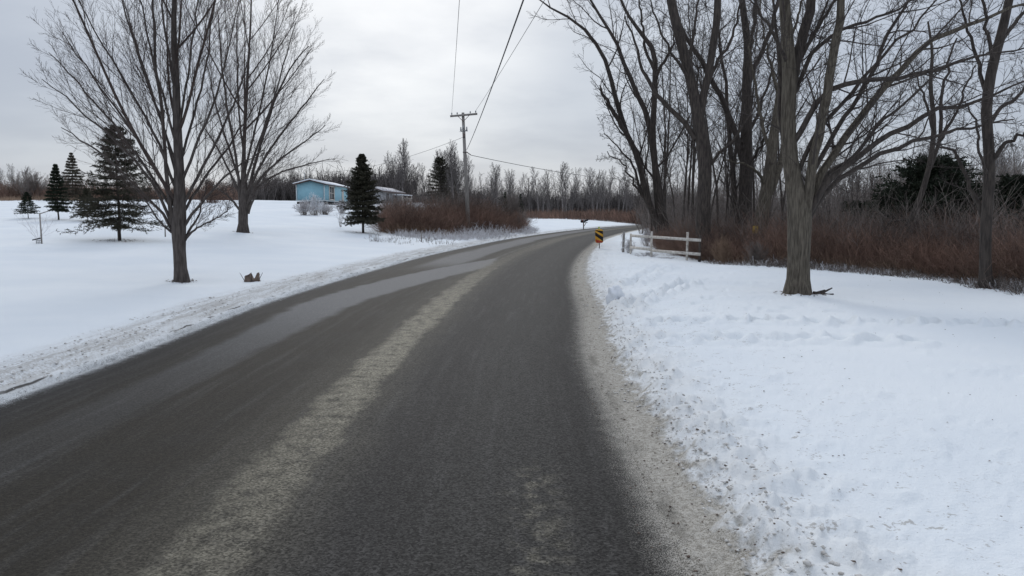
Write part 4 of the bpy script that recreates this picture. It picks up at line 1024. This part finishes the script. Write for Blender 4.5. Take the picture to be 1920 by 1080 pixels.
for q, d in (((.035, -1.2, 0), (.07, .3, 1.75)), ((.035, 1.2, 0), (.07, .3, 1.75)), ((.035, 0, .8), (.07, 2.1, .14)), ((.035, 0, -.8), (.07, 2.1, .14)), ((.03, 0, 0), (.04, 2.1, .08)), ((.028, 0, 0), (.03, .1, 1.46))): f.box(wc+q, d)
fo = f.build('window', M['white'], ho)
Acc().box(wc+np.array([.012, 0, 0]), (.02, 2.1, 1.46)).build('pane', M['glass'], fo)
Acc().box((W/2+.03, 9.2, (zf+ze)/2-.1), (.05, 1.0, ze-zf-.35)).build('door', M['white'], ho)
Acc().rod((-.9, .9, zr-.3), (-.9, .9, zr+.95), .035, sides=8).build('service_mast', M['galv'], ho)
# neighbour behind the lone spruce
nx_, ny_ = at(700, 372, 108)[0], 108.; nz_ = gz(nx_, ny_)
nb_ = thing('grey_house', 'low grey outbuilding with snow dusted roof half hidden behind the lone spruce', 'building', (nx_, ny_, nz_), R(-6))
zt = at(700, 351, 108)[2]-nz_; ze2 = at(700, 359, 108)[2]-nz_
w = Acc(); w.prism([(-2.2, -.3), (1.4, -.3), (1.4, ze2), (-.4, zt-.05), (-2.2, ze2)], 0, 12); w.build('wall', M['greysiding'], nb_)
c = Acc(); 
for sx in (-1, 1): c.prism([(-.4, zt), (-.4+sx*2.2, ze2-.1), (-.4+sx*2.2, ze2+.05), (-.4, zt+.12)][::sx], -.4, 12.4)
c.build('roof', M['roofing'], nb_)
c = Acc()
for sx in (-1, 1): c.prism([(-.4, zt+.125), (-.4+sx*2.1, ze2+.06), (-.4+sx*2.1, ze2+.14), (-.4, zt+.22)][::sx], -.4, 12.2)
c.build('roof_snow', M['frost'], nb_)
f = Acc(); f.box((1.43, 2.5, ze2*.55), (.05, 1.2, 1.1)); f.box((1.43, 7, ze2*.55), (.05, 1.2, 1.1)); f.build('window', M['glass'], nb_)
po = Acc(); po.box((2.3, 7, ze2-.35), (2.0, 6, .12)); pr = po.build('porch_roof', M['snow'], nb_)
for yy in (4.1, 7, 9.9): Acc().box((3.2, yy, (ze2-.4)/2-.1), (.12, .12, ze2-.25)).build('porch_post', M['white'], nb_)
c = Acc(); c.box((3.2, 7, .9), (.06, 5.7, .08)); c.box((3.2, 7, .3), (.06, 5.7, .08))
for k in range(14): c.box((3.2, 4.3+k*.415, .6), (.05, .06, .6))
c.build('railing', M['white'], nb_)

# ------------------------------------------------------------------ roadside furniture
b = foot(1124, 470)
sg = thing('marker_sign', 'amber and black striped hazard marker on a thin post inside the bend', 'road sign', b)
s1 = b[1]/F
w2, zb, zt2 = 7.4*s1, 14.5*s1, 40*s1
Acc().rod((0, 0, -.2), (0, 0, 41*s1), .022, sides=8).build('post', M['steel'], sg)
pl = Acc(); pl.prism([(-w2, zb+.06), (-w2+.06, zb), (w2-.05, zb), (w2, zb+.06), (w2, zt2-.07), (w2-.07, zt2), (-w2+.05, zt2), (-w2, zt2-.07)], -.035, -.028)
pn = pl.build('panel', M['yellow'], sg)
def stripe(z0, z1, za, zb_, mat, nm):
    Acc().prism([(-w2+.004, z0), (w2-.004, z1), (w2-.004, zb_), (-w2+.004, za)], -.041, -.037).build(nm, mat, pn)
hgt = zt2-zb
stripe(zb+.55*hgt, zb+.10*hgt, zb+.80*hgt, zb+.42*hgt, M['black'], 'stripe')
stripe(zb+.93*hgt, zb+.62*hgt, zb+.955*hgt, zb+.86*hgt, M['black'], 'stripe')
Acc().prism([(-w2+.05, zb+.006), (w2-.06, zb+.006), (w2-.01, zb+.09*hgt), (-w2+.006, zb+.28*hgt)], -.041, -.037).build('stripe', M['orange'], pn)
Acc().prism([(-.035, zt2+.01), (.035, zt2+.01), (.045, zt2+.1), (0, zt2+.13), (-.045, zt2+.1)], -.034, -.026).build('reflector', M['lime'], sg)
sg.rotation_euler = (0, R(-2), R(-4))

b = foot(1094, 430, 130)
mb = thing('mailbox', 'black mailbox with newspaper tube on a single post beside the far road', 'mailbox', b)
s1 = b[1]/F
Acc().box((0, 0, 6.5*s1-.1), (.10, .10, 13*s1+.2)).rod((.02, 0, 5*s1), (5*s1, 0, 12.5*s1), .035, sides=6).build('post', M['steel'], mb)
Acc().box((1.5*s1, 0, 12.8*s1), (12*s1, .12, .06)).build('shelf', M['black'], mb)
def mbox(x0, x1, z0, hh, wd):
    n = 10; prof = [(-wd/2, 0), (wd/2, 0)]+[(wd/2*math.cos(t), hh*.5+hh*.5*math.sin(t)) for t in np.linspace(0, math.pi, n)]
    a = Acc(); a.prism(prof, 0, x1-x0); v = a.V[0]; a.V[0] = np.stack([v[:, 1]+x0, v[:, 0], v[:, 2]+z0], 1); return a
mbox(-5.5*s1, .5*s1, 13*s1, .26, .2).build('box', M['black'], mb)
q = mbox(1.0*s1, 8.5*s1, 0, .24, .2); v = q.V[0]; q.V[0] = np.stack([v[:, 0], v[:, 1], v[:, 2]+13*s1+(v[:, 0]-s1)*.42], 1); q.build('newspaper_tube', M['black'], mb)
Acc().box((-2*s1, -.12, 13*s1+.2), (.04, .02, .2)).build('flag', M['orange'], mb)

# white fence
FP = [(1182, 29.6), (1221, 27.2), (1288, 25.3)]
pp = [np.array([*at(px, 470, D_)[:2], 0]) for px, D_ in FP]
for p in pp: p[2] = gz(p[0], p[1])
fe = thing('rail_fence', 'short white two rail wooden fence at the edge of the brush on the right', 'fence', pp[1])
hts = (.88, 1.0, 1.02)
for p, hh in zip(pp, hts):
    q = p-pp[1]; a = Acc(); a.rod((q[0], q[1], q[2]-.15), (q[0]+.01, q[1], q[2]+hh), .042, .04, 10); a.build('post', M['white'], fe, smooth=False)
end = pp[2]+(pp[2]-pp[1])*.33; end[2] = gz(end[0], end[1])
def rail(pa, pb, za, zb_, th=.10):
    a_ = pa-pp[1]+np.array([0, -.07, za]); b_ = pb-pp[1]+np.array([0, -.07, zb_]); ax = (b_-a_); L = np.linalg.norm(ax); ax = ax/L
    up_ = np.array([0, 0, 1.])-ax*ax[2]; up_ /= np.linalg.norm(up_)
    a = Acc().box((a_+b_)/2, (L, .035, th), np.stack([ax, np.cross(up_, ax), up_], 1)); return a.build('rail', M['white'], fe)
zt0 = .80; zb0 = .34
rail(pp[0], pp[1]-(pp[1]-pp[0])*.01, zt0, zt0-.0); rail(pp[1]+(pp[2]-pp[1])*.01, end, zt0, zt0-.02)
rail(pp[0], pp[1]-(pp[1]-pp[0])*.01, zb0, zb0); rail(pp[1]+(pp[2]-pp[1])*.01, end, zb0-.03, zb0-.02)
bq = end-pp[1]; Acc().rod((bq[0], bq[1]+.02, bq[2]-.1), (bq[0], bq[1]+.02, bq[2]+.95), .05, .045, 8).build('post', M['bark_dark'], fe)
b = base_on(1168, 478, 31.5)
fp = thing('old_post', 'leaning grey weathered post wrapped in frosted vines left of the white fence', 'post', b)
Acc().rod((0, 0, -.1), (.03, 0, .95), .06, .05, 10).build('post', M['pole_wood'], fp)
c = Acc()
sp = np.array([(.075*math.cos(t), .075*math.sin(t), .05+t*.045) for t in np.linspace(0, 19, 60)]); c.tubes(sp[None], np.full((1, 60), .012), 5)
g1 = grow(sp[None], np.full((1, 60), .01), 60, t0=.05, ang=(60, 90), ln=.09, K=4, wig=.3, up=0, rmin=.004, taper=.1); c.tubes(*g1, 3)
c.build('vines', M['frost'], fp)
# yellow tag on the pale grove tree
p = at(1416, 431, 27.5-.30); tg = thing('trail_tag', 'bright yellow plastic tag nailed to the pale grove tree', 'tag', p)
Acc().prism([(-.11, -.13), (.06, -.14), (.11, -.08), (.10, .13), (-.02, .15), (-.10, .12)], 0, .012).build('plate', M['tagy'], tg)
Acc().rod((0, -.01, .08), (0, .16, .08), .008, sides=6).build('nail', M['steel'], tg)

# ------------------------------------------------------------------ sky and light
wd = bpy.data.worlds.new('World'); scn.world = wd; wd.use_nodes = True
t = NT(wd); bg = wd.node_tree.nodes['Background']
SEL, SAZ = 32, -9
sky = t.new('ShaderNodeTexSky'); sky.sky_type = 'NISHITA'; sky.sun_disc = False; sky.sun_elevation = R(SEL); sky.sun_rotation = R(SAZ)
sc = t.new('ShaderNodeVectorMath', operation='SCALE'); t.l.new(sky.outputs[0], sc.inputs[0]); sc.inputs['Scale'].default_value = .10
co = t.new('ShaderNodeTexCoord').outputs['Generated']
sp = t.new('ShaderNodeSeparateXYZ'); t.l.new(co, sp.inputs[0]); x, y, z = sp.outputs
den = t.m('ADD', t.m('MAXIMUM', z, 0.), .16)
v = t.xyz(t.m('DIVIDE', x, den), t.m('DIVIDE', y, den))
n1 = t.noise(v, .55, 4, .5); n2 = t.noise(v, 1.7, 5, .55)
cl = t.m('ADD', t.m('MULTIPLY', n1, .7), t.m('MULTIPLY', n2, .3))
col = t.mix(t.ss(cl, .41, .59), (.45, .497, .585), (.53, .578, .66))
# thin bright cloud low over the road ahead
def glow(px, py, rad):
    d = at(px, py, 1.)-np.array([0, 0, EYE]); d /= np.linalg.norm(d)
    dp = t.new('ShaderNodeVectorMath', operation='DOT_PRODUCT'); nv = t.new('ShaderNodeVectorMath', operation='NORMALIZE'); t.l.new(co, nv.inputs[0])
    t.l.new(nv.outputs[0], dp.inputs[0]); dp.inputs[1].default_value = d
    return t.ss(dp.outputs['Value'], math.cos(R(rad)), 1.0)
g = t.m('MULTIPLY', glow(740, -20, 15), t.m('MULTIPLY_ADD', n2, 1.2, .12), clamp=True)
g2 = t.m('MULTIPLY', glow(800, -200, 36), t.m('MULTIPLY', t.ss(cl, .35, .6), .42))
col = t.mix(g2, col, (.68, .73, .79))
col = t.mix(g, col, (.98, 1.0, 1.02))
zb = t.m('MULTIPLY_ADD', t.ss(z, .33, .9), .62, 1.0)
vs = t.new('ShaderNodeVectorMath', operation='SCALE'); t.l.new(col, vs.inputs[0]); t.l.new(zb, vs.inputs['Scale']); col = vs.outputs[0]
mixed = t.mix(.90, sc.outputs[0], col)
t.l.new(mixed, bg.inputs['Color']); bg.inputs['Strength'].default_value = 1.0
sl = bpy.data.lights.new('sun', 'SUN'); sl.energy = 1.0; sl.angle = R(24); sl.color = (1, .97, .93)
so = bpy.data.objects.new('sun', sl); COL.objects.link(so)
so.rotation_euler = Vector((math.sin(R(SAZ))*math.cos(R(SEL)), math.cos(R(SAZ))*math.cos(R(SEL)), math.sin(R(SEL)))).to_track_quat('Z', 'Y').to_euler()
scn.view_settings.view_transform = 'Standard'; scn.view_settings.look = 'None'; scn.view_settings.gamma = 1; scn.view_settings.exposure = 0
